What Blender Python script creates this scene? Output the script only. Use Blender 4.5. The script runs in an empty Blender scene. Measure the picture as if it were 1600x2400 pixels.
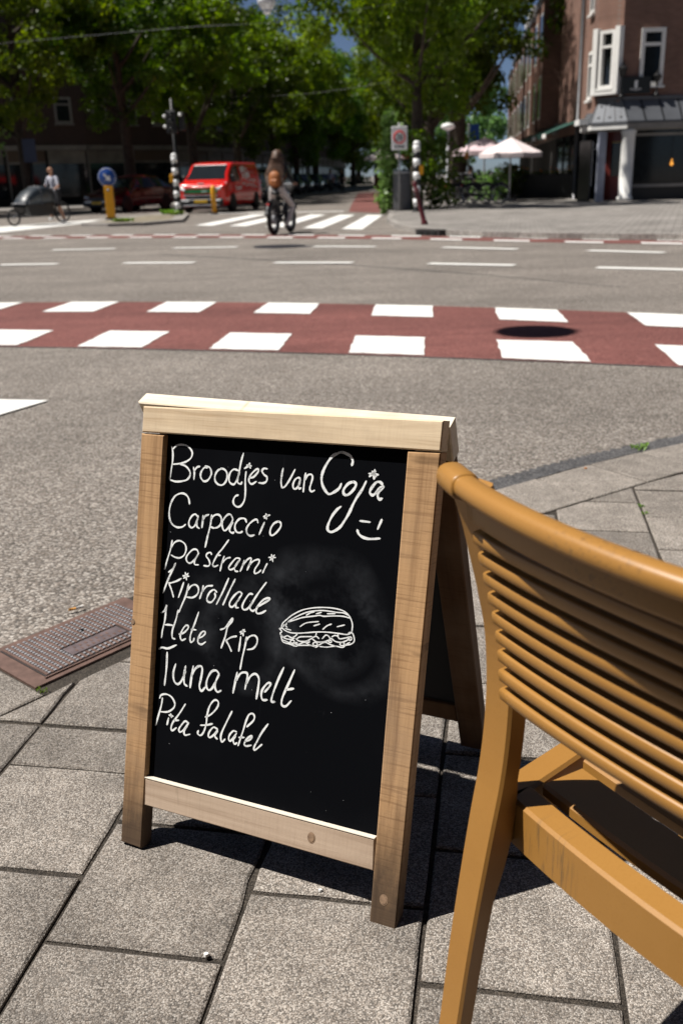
import bpy, math, random
import numpy as np
from mathutils import Vector, Matrix

# ------------------------------------------------------------------ camera, sky, sun
scene = bpy.context.scene
col = scene.collection
R = math.radians

CAM_H, PITCH, ROLL = 1.15, 0.343, -0.029
fwd = Vector((0, math.cos(PITCH), -math.sin(PITCH)))
up0 = Vector((0, math.sin(PITCH), math.cos(PITCH)))
right = Vector((1, 0, 0)) * math.cos(ROLL) + up0 * math.sin(ROLL)
up = up0 * math.cos(ROLL) - Vector((1, 0, 0)) * math.sin(ROLL)
cam_data = bpy.data.cameras.new("camera")
cam = bpy.data.objects.new("camera", cam_data)
col.objects.link(cam)
m = Matrix.Identity(4)
for i in range(3):
    m[i][0], m[i][1], m[i][2] = right[i], up[i], -fwd[i]
m[2][3] = CAM_H
cam.matrix_world = m
cam_data.lens = 33.0
cam_data.sensor_width = 36.0
cam_data.clip_start = 0.05
cam_data.clip_end = 3000
cam_data.dof.use_dof = True
cam_data.dof.focus_distance = 1.52
cam_data.dof.aperture_fstop = 5.8
scene.camera = cam

SUN_EL, KX, KY = math.atan2(1.0, 0.595), 0.595, 0.004      # shadow offset per metre of height
world = bpy.data.worlds.new("World")
scene.world = world
world.use_nodes = True
wn = world.node_tree
wn.nodes.clear()
sky = wn.nodes.new("ShaderNodeTexSky")
sky.sky_type = 'NISHITA'
sky.sun_disc = False
sky.sun_elevation = SUN_EL
sky.sun_rotation = R(-90)
sky.air_density = 0.40
sky.dust_density = 0.4
sky.ozone_density = 1.0
bg = wn.nodes.new("ShaderNodeBackground")
bg.inputs[1].default_value = 0.05
wo = wn.nodes.new("ShaderNodeOutputWorld")
wn.links.new(sky.outputs[0], bg.inputs[0])
wn.links.new(bg.outputs[0], wo.inputs[0])

sd = bpy.data.lights.new("sun", 'SUN')
sd.energy = 5.0
sd.angle = R(0.53)
sd.color = (1.0, 0.955, 0.89)
sun = bpy.data.objects.new("sun", sd)
col.objects.link(sun)
sun.rotation_euler = Vector((KX, KY, -1.0)).to_track_quat('-Z', 'Y').to_euler()
sun.location = (-30, 0, 50)

vs = scene.view_settings
vs.view_transform = 'Standard'
vs.look = 'None'
vs.gamma = 1.0
vs.exposure = 0.40
vs.use_curve_mapping = False
scene.cycles.max_bounces = 5
scene.cycles.diffuse_bounces = 1
scene.cycles.transparent_max_bounces = 8
scene.cycles.use_denoising = True

# ------------------------------------------------------------------ mesh helpers
class MB:
    """collects shapes into one mesh"""
    def __init__(s):
        s.v, s.f, s.mi, s.sm = [], [], [], []
    def add(s, verts, faces, smooth=False, mi=0):
        b = len(s.v)
        s.v.extend(tuple(p) for p in verts)
        for f in faces:
            s.f.append(tuple(b + i for i in f)); s.mi.append(mi); s.sm.append(smooth)
        return s
    def box(s, lo, hi, M=None, mi=0, bev=0.0):
        if bev > 0:
            return s.bbox(lo, hi, bev, M, mi)
        x0, y0, z0 = lo; x1, y1, z1 = hi
        vs_ = [(x0,y0,z0),(x1,y0,z0),(x1,y1,z0),(x0,y1,z0),(x0,y0,z1),(x1,y0,z1),(x1,y1,z1),(x0,y1,z1)]
        if M is not None: vs_ = [M @ Vector(p) for p in vs_]
        return s.add(vs_, [(0,3,2,1),(4,5,6,7),(0,1,5,4),(1,2,6,5),(2,3,7,6),(3,0,4,7)], mi=mi)
    def bbox(s, lo, hi, b, M=None, mi=0):
        """box with chamfered edges"""
        b = min(b, *(abs(hi[i]-lo[i])*0.45 for i in range(3)))
        pts, idx = [], {}
        for cx in (0,1):
            for cy in (0,1):
                for cz in (0,1):
                    c = [(lo,hi)[t][i] for i,t in enumerate((cx,cy,cz))]
                    sg = [1 if t==0 else -1 for t in (cx,cy,cz)]
                    for ax in range(3):
                        p = list(c)
                        for k in range(3):
                            if k != ax: p[k] += sg[k]*b
                        idx[(cx,cy,cz,ax)] = len(pts); pts.append(p)
        if M is not None: pts = [M @ Vector(p) for p in pts]
        F = []
        I = lambda c, ax: idx[(c[0],c[1],c[2],ax)]
        for ax in range(3):
            u, w = [(1,2),(2,0),(0,1)][ax]
            for e in (0,1):
                q = []
                for (a_, b_) in ((0,0),(1,0),(1,1),(0,1)):
                    c = [0,0,0]; c[ax] = e; c[u] = a_; c[w] = b_
                    q.append(I(c, ax))
                F.append(tuple(q if e else q[::-1]))
        for ax in range(3):
            u, w = [(1,2),(2,0),(0,1)][ax]
            for a_ in (0,1):
                for b_ in (0,1):
                    c0 = [0,0,0]; c0[u] = a_; c0[w] = b_
                    c1 = list(c0); c1[ax] = 1
                    q = (I(c0,u), I(c1,u), I(c1,w), I(c0,w))
                    F.append(q if (a_ != b_) else q[::-1])
        for cx in (0,1):
            for cy in (0,1):
                for cz in (0,1):
                    q = (idx[(cx,cy,cz,0)], idx[(cx,cy,cz,1)], idx[(cx,cy,cz,2)])
                    F.append(q if (cx+cy+cz) % 2 else q[::-1])
        return s.add(pts, F, mi=mi)
    def prism(s, poly, z0, z1, M=None, mi=0, smooth=False):
        """poly: list of (x,y) counter-clockwise, extruded in z"""
        n = len(poly)
        vs_ = [(x,y,z0) for x,y in poly] + [(x,y,z1) for x,y in poly]
        if M is not None: vs_ = [M @ Vector(p) for p in vs_]
        F = [tuple(range(n))[::-1], tuple(range(n, 2*n))]
        F += [(i, (i+1) % n, n+(i+1) % n, n+i) for i in range(n)]
        return s.add(vs_, F, smooth, mi)
    def tube(s, path, rad, n=10, caps=True, mi=0, flat=1.0, smooth=True, closed=False, upv=None):
        """round bar along a path; rad may be a number or a list; flat squeezes the section"""
        P = [Vector(p) for p in path]
        k = len(P)
        rs = rad if isinstance(rad, (list, tuple)) else [rad]*k
        prev = None; rings = []
        for i, p in enumerate(P):
            if closed: t = P[(i+1) % k] - P[i-1]
            else: t = P[min(i+1,k-1)] - P[max(i-1,0)]
            t.normalize()
            if prev is None:
                u = Vector(upv) if upv is not None else (Vector((0,0,1)) if abs(t.z) < 0.9 else Vector((1,0,0)))
            else: u = prev
            u = (u - t*u.dot(t)); u.normalize(); prev = u
            w = t.cross(u)
            rings.append([p + u*math.cos(2*math.pi*j/n)*rs[i] + w*math.sin(2*math.pi*j/n)*rs[i]*flat for j in range(n)])
        vs_ = [q for r in rings for q in r]
        F = []
        last = k if closed else k-1
        for i in range(last):
            a0, b0 = i*n, ((i+1) % k)*n
            for j in range(n):
                F.append((a0+j, b0+j, b0+(j+1) % n, a0+(j+1) % n)[::-1])
        s.add(vs_, F, smooth, mi)
        if caps and not closed:
            b = len(s.v) - len(vs_)
            s.f.append(tuple(b+j for j in range(n))); s.mi.append(mi); s.sm.append(False)
            s.f.append(tuple(b+(k-1)*n+j for j in range(n))[::-1]); s.mi.append(mi); s.sm.append(False)
        return s
    def lathe(s, prof, n=20, M=None, mi=0, smooth=True):
        """prof: list of (r,z) bottom to top, spun about z"""
        vs_ = [(r*math.cos(2*math.pi*j/n), r*math.sin(2*math.pi*j/n), z) for r, z in prof for j in range(n)]
        if M is not None: vs_ = [M @ Vector(p) for p in vs_]
        F = [(i*n+j, i*n+(j+1) % n, (i+1)*n+(j+1) % n, (i+1)*n+j) for i in range(len(prof)-1) for j in range(n)]
        if prof[0][0] > 1e-6: F.append(tuple(range(n))[::-1])
        if prof[-1][0] > 1e-6: F.append(tuple((len(prof)-1)*n+j for j in range(n)))
        return s.add(vs_, F, smooth, mi)
    def loft(s, rings, mi=0, smooth=True, caps=True):
        n = len(rings[0])
        vs_ = [p for r in rings for p in r]
        F = [(i*n+j, i*n+(j+1) % n, (i+1)*n+(j+1) % n, (i+1)*n+j) for i in range(len(rings)-1) for j in range(n)]
        if caps:
            F.append(tuple(range(n))[::-1]); F.append(tuple((len(rings)-1)*n+j for j in range(n)))
        return s.add(vs_, F, smooth, mi)
    def quad(s, a, b, c, d, mi=0):
        return s.add([a, b, c, d], [(0,1,2,3)], mi=mi)

def set_tags(o, label=None, cat=None, group=None, kind=None):
    if label: o["label"] = label
    if cat: o["category"] = cat
    if group: o["group"] = group
    if kind: o["kind"] = kind
    return o

def obj(name, mb, mats, parent=None, label=None, cat=None, group=None, kind=None, loc=None, rot=None, bevel=0.0):
    if isinstance(mb, bpy.types.Mesh): me = mb
    else:
        me = bpy.data.meshes.new(name)
        me.from_pydata(mb.v, [], mb.f)
        if any(mb.sm): me.polygons.foreach_set("use_smooth", mb.sm)
        if any(mb.mi): me.polygons.foreach_set("material_index", mb.mi)
        me.update()
        for mt in (mats if isinstance(mats, (list, tuple)) else [mats]): me.materials.append(mt)
    o = bpy.data.objects.new(name, me)
    col.objects.link(o)
    if parent is not None: o.parent = parent
    if loc is not None: o.location = loc
    if rot is not None: o.rotation_euler = rot
    if bevel:
        bm_ = o.modifiers.new("bevel", 'BEVEL'); bm_.width = bevel; bm_.segments = 2; bm_.limit_method = 'ANGLE'; bm_.angle_limit = R(40)
        bm_.harden_normals = False
    return set_tags(o, label, cat, group, kind)

def thing(name, label, cat, loc=(0,0,0), rz=0.0, group=None):
    o = bpy.data.objects.new(name, None)
    o.empty_display_size = 0.1
    col.objects.link(o)
    o.location = loc; o.rotation_euler = (0, 0, rz)
    return set_tags(o, label, cat, group)

def copy_tree(o, parent=None):
    c = o.copy(); col.objects.link(c)
    if parent is not None: c.parent = parent
    for ch in list(o.children): copy_tree(ch, c)
    return c

def smooth_path(pts, sub=6, closed=False):
    """Catmull-Rom through points"""
    P = [Vector(p) for p in pts]
    if len(P) < 3: 
        return [P[0].lerp(P[1], t/sub) for t in range(sub+1)] if len(P) == 2 else P
    out = []; n = len(P)
    segs = n if closed else n-1
    for i in range(segs):
        p1, p2 = P[i], P[(i+1) % n]
        p0 = P[i-1] if (i > 0 or closed) else p1*2 - p2
        p3 = P[(i+2) % n] if (i+2 < n or closed) else p2*2 - p1
        for k in range(sub):
            t = k/sub
            out.append(0.5*((2*p1) + (p2-p0)*t + (2*p0-5*p1+4*p2-p3)*t*t + (3*p1-p0-3*p2+p3)*t**3))
    if not closed: out.append(P[-1])
    return out

# ------------------------------------------------------------------ materials
def lnk(nt, a, b): nt.links.new(a, b)
MATS = {}
def base_mat(name):
    m_ = bpy.data.materials.new(name); m_.use_nodes = True
    nt = m_.node_tree; nt.nodes.clear()
    out = nt.nodes.new("ShaderNodeOutputMaterial")
    bs = nt.nodes.new("ShaderNodeBsdfPrincipled")
    nt.links.new(bs.outputs[0], out.inputs[0])
    MATS[name] = m_
    return m_, nt, bs, out
def node(nt, typ, **kw):
    n = nt.nodes.new(typ)
    for k, v in kw.items():
        if k.startswith("i_"):
            n.inputs[k[2:].replace("_", " ")].default_value = v
        else: setattr(n, k, v)
    return n
def ramp(nt, fac, stops):
    r = nt.nodes.new("ShaderNodeValToRGB")
    el = r.color_ramp.elements
    while len(el) < len(stops): el.new(0.5)
    for e, (p, c) in zip(el, stops):
        e.position = p; e.color = (*c, 1) if len(c) == 3 else c
    nt.links.new(fac, r.inputs[0])
    return r.outputs[0]
def mixc(nt, fac, a, b, mode='MIX'):
    n = nt.nodes.new("ShaderNodeMix"); n.data_type = 'RGBA'; n.blend_type = mode
    if isinstance(fac, (int, float)): n.inputs[0].default_value = fac
    else: nt.links.new(fac, n.inputs[0])
    for s_, v in ((6, a), (7, b)):
        if isinstance(v, (tuple, list)): n.inputs[s_].default_value = (*v, 1) if len(v) == 3 else v
        else: nt.links.new(v, n.inputs[s_])
    return n.outputs[2]
def math_(nt, op, a, b=0.0, clamp=False):
    n = nt.nodes.new("ShaderNodeMath"); n.operation = op; n.use_clamp = clamp
    for s_, v in ((0, a), (1, b)):
        if isinstance(v, (int, float)): n.inputs[s_].default_value = v
        else: nt.links.new(v, n.inputs[s_])
    return n.outputs[0]
def coords(nt, scale=(1,1,1), rnd=False, geo=False):
    tc = nt.nodes.new("ShaderNodeNewGeometry").outputs[0] if geo else nt.nodes.new("ShaderNodeTexCoord").outputs[3]
    mp = nt.nodes.new("ShaderNodeMapping")
    mp.inputs["Scale"].default_value = scale
    nt.links.new(tc, mp.inputs[0])
    if rnd:
        oi = nt.nodes.new("ShaderNodeObjectInfo")
        v = nt.nodes.new("ShaderNodeVectorMath"); v.operation = 'SCALE'; v.inputs[0].default_value = (37.0, 91.0, 53.0)
        nt.links.new(oi.outputs["Random"], v.inputs["Scale"])
        nt.links.new(v.outputs[0], mp.inputs["Location"])
    return mp.outputs[0]
def noise(nt, vec, scale, detail=4, rough=0.6, dist=0.0):
    n = nt.nodes.new("ShaderNodeTexNoise")
    n.inputs["Scale"].default_value = scale; n.inputs["Detail"].default_value = detail
    n.inputs["Roughness"].default_value = rough; n.inputs["Distortion"].default_value = dist
    nt.links.new(vec, n.inputs["Vector"])
    return n.outputs[0]
def voro(nt, vec, scale, feature='F1'):
    n = nt.nodes.new("ShaderNodeTexVoronoi"); n.feature = feature
    n.inputs["Scale"].default_value = scale
    nt.links.new(vec, n.inputs["Vector"])
    return n
def bump(nt, bs, h, strength=0.3, dist=0.002):
    b = nt.nodes.new("ShaderNodeBump"); b.inputs["Strength"].default_value = strength; b.inputs["Distance"].default_value = dist
    nt.links.new(h, b.inputs["Height"]); nt.links.new(b.outputs[0], bs.inputs["Normal"])

def simple(name, colr, rough=0.5, metal=0.0, var=0.12, vscale=6.0, coat=0.0, spec=0.5, emit=None, geo=False, rnd=0.0):
    m_, nt, bs, out = base_mat(name)
    v = coords(nt, geo=geo)
    n1 = noise(nt, v, vscale, 5)
    lo = tuple(c*(1-var) for c in colr); hi = tuple(min(1, c*(1+var)) for c in colr)
    c = ramp(nt, n1, [(0.3, lo), (0.7, hi)])
    if rnd:
        oi = nt.nodes.new("ShaderNodeObjectInfo")
        hs = nt.nodes.new("ShaderNodeHueSaturation")
        f = math_(nt, 'MULTIPLY_ADD', oi.outputs["Random"], 2*rnd); f.node.inputs[2].default_value = 1-rnd
        lnk(nt, f, hs.inputs["Value"]); lnk(nt, c, hs.inputs["Color"]); c = hs.outputs[0]
    lnk(nt, c, bs.inputs["Base Color"])
    bs.inputs["Roughness"].default_value = rough
    bs.inputs["Metallic"].default_value = metal
    bs.inputs["Coat Weight"].default_value = coat
    bs.inputs["Specular IOR Level"].default_value = spec
    if emit:
        bs.inputs["Emission Color"].default_value = (*emit[0], 1); bs.inputs["Emission Strength"].default_value = emit[1]
    return m_

def stony(name, dark, mid, light, scale, patch=0.25, rnd=0.0, geo=False, bstr=0.6, sparkle=0.0, stain=None, wear=0.0, bdist=0.0015, rough=0.85):
    """aggregate surface: cells of different grey with fine noise"""
    m_, nt, bs, out = base_mat(name)
    v = coords(nt, geo=geo, rnd=bool(rnd))
    vo = voro(nt, v, scale)
    sep = nt.nodes.new("ShaderNodeSeparateColor"); lnk(nt, vo.outputs["Color"], sep.inputs[0])
    nf = noise(nt, v, scale*0.9, 3, 0.7)
    f = math_(nt, 'ADD', math_(nt, 'MULTIPLY', sep.outputs[0], 0.64), math_(nt, 'MULTIPLY', nf, 0.36))
    c = ramp(nt, f, [(0.12, dark), (0.5, mid), (0.9, light)])
    warm = mixc(nt, math_(nt, 'MULTIPLY', sep.outputs[1], 0.35), c, tuple(mid[i]*(1.12, 0.97, 0.82)[i] for i in range(3)))
    gap = math_(nt, 'MULTIPLY', vo.outputs["Distance"], 1.0)
    c2 = mixc(nt, ramp(nt, gap, [(0.45, (0,0,0)), (0.8, (0.75,0.75,0.75))]), warm, tuple(x*0.6 for x in dark))
    pn = noise(nt, v, 1.3, 5, 0.6)
    c3 = mixc(nt, 1.0, c2, ramp(nt, pn, [(0.25, (1-patch,)*3), (0.75, (1+patch*0.6,)*3)]), 'MULTIPLY')
    md = noise(nt, v, 11.0, 5, 0.65, 0.3)
    c3 = mixc(nt, 1.0, c3, ramp(nt, md, [(0.3, (1-patch*0.7,)*3), (0.7, (1+patch*0.5,)*3)]), 'MULTIPLY')
    if wear:
        mpw = nt.nodes.new('ShaderNodeMapping'); mpw.inputs['Rotation'].default_value = (0,0,0.36); mpw.inputs['Scale'].default_value = (0.12,1.1,1.0); lnk(nt, v, mpw.inputs[0])
        wt = noise(nt, mpw.outputs[0], 1.0, 4, 0.55)
        c3 = mixc(nt, 1.0, c3, ramp(nt, wt, [(0.36, (1-wear*1.1,)*3), (0.6, (1.0+wear*0.25,)*3)]), 'MULTIPLY')
        w1 = noise(nt, v, 0.35, 6, 0.62, 0.5); w2 = noise(nt, v, 3.5, 6, 0.7)
        c3 = mixc(nt, 1.0, c3, ramp(nt, w1, [(0.3, (1-wear,)*3), (0.5, (1.0,)*3), (0.72, (1+wear*0.5,)*3)]), 'MULTIPLY')
        c3 = mixc(nt, ramp(nt, w2, [(0.60, (0,0,0)), (0.74, (0.5,)*3)]), c3, tuple(x*0.62 for x in mid))
    if stain:
        sn = noise(nt, v, 5.0, 6, 0.7, 0.6)
        c3 = mixc(nt, ramp(nt, sn, [(0.6, (0,0,0)), (0.72, (0.6,0.6,0.6))]), c3, stain)
    if rnd:
        oi = nt.nodes.new("ShaderNodeObjectInfo")
        hs = nt.nodes.new("ShaderNodeHueSaturation")
        ff = math_(nt, 'MULTIPLY_ADD', oi.outputs["Random"], 2*rnd); ff.node.inputs[2].default_value = 1-rnd
        lnk(nt, ff, hs.inputs["Value"]); lnk(nt, c3, hs.inputs["Color"]); c3 = hs.outputs[0]
    lnk(nt, c3, bs.inputs["Base Color"])
    bs.inputs["Roughness"].default_value = rough
    bs.inputs["Specular IOR Level"].default_value = 0.3
    h = math_(nt, 'SUBTRACT', math_(nt, 'MULTIPLY', f, 0.6), gap)
    bump(nt, bs, h, bstr, bdist)
    return m_

def wood(name, lightc, darkc, axis=2, grime=None, scale=1.0, saw=0.35):
    """rough sawn pallet wood; axis = grain direction in object space"""
    m_, nt, bs, out = base_mat(name)
    sc = [38.0*scale]*3; sc[axis] = 2.2*scale
    v = coords(nt, tuple(sc), rnd=True)
    g1 = noise(nt, v, 1.0, 8, 0.65, 0.8)
    sc2 = [200.0]*3; sc2[axis] = 5.0
    g2 = noise(nt, coords(nt, tuple(sc2), rnd=True), 1.0, 5, 0.7)
    f = math_(nt, 'ADD', math_(nt, 'MULTIPLY', g1, 0.7), math_(nt, 'MULTIPLY', g2, 0.3))
    c = ramp(nt, f, [(0.28, darkc), (0.48, tuple((lightc[i]*0.65+darkc[i]*0.35) for i in range(3))), (0.7, lightc)])
    sc3 = [8.0]*3; sc3[axis] = 260.0                    # marks of the saw blade, across the grain
    g3 = noise(nt, coords(nt, tuple(sc3), rnd=True), 1.0, 3, 0.6)
    c = mixc(nt, ramp(nt, g3, [(0.36, (saw,)*3), (0.46, (0,0,0))]), c, darkc)
    sc4 = [5.0]*3; sc4[axis] = 24.0
    g4 = noise(nt, coords(nt, tuple(sc4), rnd=True), 1.0, 3, 0.5)
    c = mixc(nt, ramp(nt, g4, [(0.68, (0,0,0)), (0.74, (0.55,)*3), (0.78, (0,0,0))]), c, tuple(x*0.45 for x in darkc))
    # patches of weathering
    pw = noise(nt, coords(nt, (4, 4, 4), rnd=True), 1.2, 5, 0.6)
    c = mixc(nt, ramp(nt, pw, [(0.48, (0,0,0)), (0.75, (0.45,)*3)]), c, (0.27, 0.20, 0.145))
    if grime:
        tc = nt.nodes.new("ShaderNodeTexCoord"); sp = nt.nodes.new("ShaderNodeSeparateXYZ"); lnk(nt, tc.outputs[3], sp.inputs[0])
        nz = noise(nt, coords(nt, (14, 14, 6)), 1.0, 6, 0.7)
        t = math_(nt, 'ADD', math_(nt, 'MULTIPLY', sp.outputs[2], 4.0), math_(nt, 'MULTIPLY', nz, 1.2))
        c = mixc(nt, ramp(nt, math_(nt, "MULTIPLY", t, 0.5), [(0.36, (0.88,)*3), (0.72, (0,0,0))]), c, grime)
    lnk(nt, c, bs.inputs["Base Color"])
    bs.inputs["Roughness"].default_value = 0.8
    bs.inputs["Specular IOR Level"].default_value = 0.25
    bump(nt, bs, math_(nt, 'ADD', f, math_(nt, 'MULTIPLY', g3, 0.5)), 0.5, 0.0012)
    return m_

def leafmat(name, c1, c2, trans=0.45):
    m_, nt, bs, out = base_mat(name)
    v = coords(nt, geo=True)
    n1 = noise(nt, v, 0.9, 3)
    n2 = noise(nt, v, 7.0, 2)
    f = math_(nt, 'ADD', math_(nt, 'MULTIPLY', n1, 0.6), math_(nt, 'MULTIPLY', n2, 0.4))
    c = ramp(nt, f, [(0.35, c1), (0.65, c2)])
    lnk(nt, c, bs.inputs["Base Color"])
    bs.inputs["Roughness"].default_value = 0.42
    bs.inputs["Specular IOR Level"].default_value = 0.35
    tr = nt.nodes.new("ShaderNodeBsdfTranslucent")
    hs = nt.nodes.new("ShaderNodeHueSaturation"); hs.inputs["Hue"].default_value = 0.497; hs.inputs["Saturation"].default_value = 1.12; hs.inputs["Value"].default_value = 1.7
    oi = nt.nodes.new("ShaderNodeObjectInfo"); h2 = nt.nodes.new("ShaderNodeHueSaturation")
    vv = math_(nt, 'MULTIPLY_ADD', oi.outputs["Random"], 0.45); vv.node.inputs[2].default_value = 0.8; lnk(nt, vv, h2.inputs["Value"])
    hh = math_(nt, 'MULTIPLY_ADD', oi.outputs["Random"], 0.03); hh.node.inputs[2].default_value = 0.495; lnk(nt, hh, h2.inputs["Hue"])
    lnk(nt, c, h2.inputs["Color"]); c = h2.outputs[0]; lnk(nt, c, bs.inputs["Base Color"])
    lnk(nt, c, hs.inputs["Color"]); lnk(nt, hs.outputs[0], tr.inputs[0])
    mx = nt.nodes.new("ShaderNodeMixShader"); mx.inputs[0].default_value = trans
    lnk(nt, bs.outputs[0], mx.inputs[1]); lnk(nt, tr.outputs[0], mx.inputs[2]); lnk(nt, mx.outputs[0], out.inputs[0])
    return m_

def brick(name, c1, c2, mortar, geo=True):
    m_, nt, bs, out = base_mat(name)
    tc = nt.nodes.new("ShaderNodeTexCoord")
    sp = nt.nodes.new("ShaderNodeSeparateXYZ"); lnk(nt, tc.outputs[3], sp.inputs[0])
    cb = nt.nodes.new("ShaderNodeCombineXYZ")
    lnk(nt, math_(nt, 'ADD', sp.outputs[0], sp.outputs[1]), cb.inputs[0]); lnk(nt, sp.outputs[2], cb.inputs[1])
    b = nt.nodes.new("ShaderNodeTexBrick")
    b.inputs["Scale"].default_value = 1.0
    b.inputs["Brick Width"].default_value = 0.22; b.inputs["Row Height"].default_value = 0.065; b.inputs["Mortar Size"].default_value = 0.006
    b.inputs["Color1"].default_value = (*c1, 1); b.inputs["Color2"].default_value = (*c2, 1); b.inputs["Mortar"].default_value = (*mortar, 1)
    lnk(nt, cb.outputs[0], b.inputs["Vector"])
    n1 = noise(nt, tc.outputs[3], 0.8, 6, 0.6)
    c = mixc(nt, 1.0, b.outputs[0], ramp(nt, n1, [(0.3, (0.75,)*3), (0.7, (1.15,)*3)]), 'MULTIPLY')
    lnk(nt, c, bs.inputs["Base Color"]); bs.inputs["Roughness"].default_value = 0.85
    bump(nt, bs, b.outputs["Fac"], -0.4, 0.004)
    return m_

def paint_worn(name, colr, under, amount=0.56):
    m_, nt, bs, out = base_mat(name)
    v = coords(nt)
    n1 = noise(nt, v, 9.0, 8, 0.75)
    n2 = noise(nt, v, 1.2, 4, 0.6)
    t = math_(nt, 'ADD', math_(nt, 'MULTIPLY', n1, 0.6), math_(nt, 'MULTIPLY', n2, 0.4))
    n3 = noise(nt, v, 120.0, 2, 0.5)
    cc = mixc(nt, ramp(nt, n3, [(0.3, (0.25,)*3), (0.55, (0,0,0))]), colr, tuple(x*0.75 for x in colr))
    c = mixc(nt, ramp(nt, t, [(amount, (0,0,0)), (amount+0.05, (0.75,)*3)]), cc, under)
    lnk(nt, c, bs.inputs["Base Color"]); bs.inputs["Roughness"].default_value = 0.7
    bump(nt, bs, n3, 0.3, 0.001)
    return m_

def board_mat(name):
    """chalkboard with wiped chalk ghosts"""
    m_, nt, bs, out = base_mat(name)
    tc = nt.nodes.new("ShaderNodeTexCoord")
    nzv = nt.nodes.new("ShaderNodeTexNoise"); nzv.inputs["Scale"].default_value = 6.0; lnk(nt, tc.outputs[3], nzv.inputs["Vector"])
    wv = nt.nodes.new("ShaderNodeVectorMath"); wv.operation = 'MULTIPLY_ADD'
    wv.inputs[1].default_value = (0.10, 0.0, 0.10); wv.inputs[2].default_value = (-0.05, 0.0, -0.05)
    lnk(nt, nzv.outputs["Color"], wv.inputs[0])
    ad = nt.nodes.new("ShaderNodeVectorMath"); ad.operation = 'ADD'; lnk(nt, tc.outputs[3], ad.inputs[0]); lnk(nt, wv.outputs[0], ad.inputs[1])
    acc = None
    # rings and blobs left by a wiping hand: centre u,s  radius  width  strength
    for (u, s_, r, w, k) in ((0.365, 0.50, 0.088, 0.035, 1.0), (0.145, 0.455, 0.045, 0.034, 1.0), (0.225, 0.43, 0.072, 0.022, 1.0), (0.41, 0.45, 0.085, 0.024, 0.9), (0.285, 0.50, 0.03, 0.03, 0.7)):
        d = nt.nodes.new("ShaderNodeVectorMath"); d.operation = 'DISTANCE'; d.inputs[1].default_value = (u, 0.012, s_)
        lnk(nt, ad.outputs[0], d.inputs[0])
        q = math_(nt, 'ABSOLUTE', math_(nt, 'SUBTRACT', d.outputs["Value"], r))
        g = math_(nt, 'MULTIPLY', math_(nt, 'SUBTRACT', 1.0, math_(nt, 'DIVIDE', q, w), True), k)
        acc = g if acc is None else math_(nt, 'ADD', acc, g)
    pn = noise(nt, tc.outputs[3], 9.0, 5, 0.65)
    acc = math_(nt, 'MULTIPLY', acc, ramp(nt, pn, [(0.4, (0,0,0)), (0.65, (1,1,1))]))
    fine = noise(nt, tc.outputs[3], 60.0, 4, 0.7)
    dust = ramp(nt, fine, [(0.68, (0,0,0)), (0.82, (0.35,)*3)])
    bigd = ramp(nt, noise(nt, tc.outputs[3], 3.0, 4, 0.6), [(0.5, (0,0,0)), (0.85, (0.3,)*3)])
    # pale runs of rain-washed chalk
    st = noise(nt, coords(nt, (70, 1, 3)), 1.0, 3, 0.6)
    stv = math_(nt, 'MULTIPLY', ramp(nt, st, [(0.66, (0,0,0)), (0.8, (0.35,)*3)]), ramp(nt, pn, [(0.35, (0,0,0)), (0.6, (1,1,1))]))
    tot = math_(nt, 'ADD', math_(nt, 'ADD', math_(nt, 'MULTIPLY', acc, 0.26), math_(nt, 'MULTIPLY', dust, 0.22)), math_(nt, 'ADD', math_(nt, 'MULTIPLY', bigd, 0.12), math_(nt, 'MULTIPLY', stv, 0.3)), True)
    c = mixc(nt, tot, (0.0032, 0.0036, 0.0050), (0.085, 0.092, 0.105))
    lnk(nt, c, bs.inputs["Base Color"]); bs.inputs["Roughness"].default_value = 0.8; bs.inputs["Specular IOR Level"].default_value = 0.03
    return m_

M_ASPH = stony("asphalt", (0.070, 0.063, 0.056), (0.222, 0.198, 0.178), (0.56, 0.52, 0.47), 115.0, patch=0.16, wear=0.16, bstr=0.6, bdist=0.002)
M_REDASPH = stony("red_asphalt", (0.11, 0.040, 0.036), (0.215, 0.080, 0.071), (0.36, 0.17, 0.15), 130.0, patch=0.2, wear=0.2)
M_BIT = stony("bitumen_joint", (0.035, 0.036, 0.040), (0.10, 0.10, 0.105), (0.24, 0.235, 0.235), 150.0, patch=0.35)
M_PAVER = stony("concrete_paver", (0.095, 0.085, 0.075), (0.310, 0.280, 0.251), (0.62, 0.575, 0.52), 380.0, patch=0.36, rnd=0.22, wear=0.10, bstr=0.8, stain=(0.17, 0.155, 0.14), bdist=0.0012)
M_SAND = stony("joint_soil", (0.020, 0.017, 0.014), (0.060, 0.051, 0.042), (0.13, 0.11, 0.09), 400.0, patch=0.5)
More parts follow.
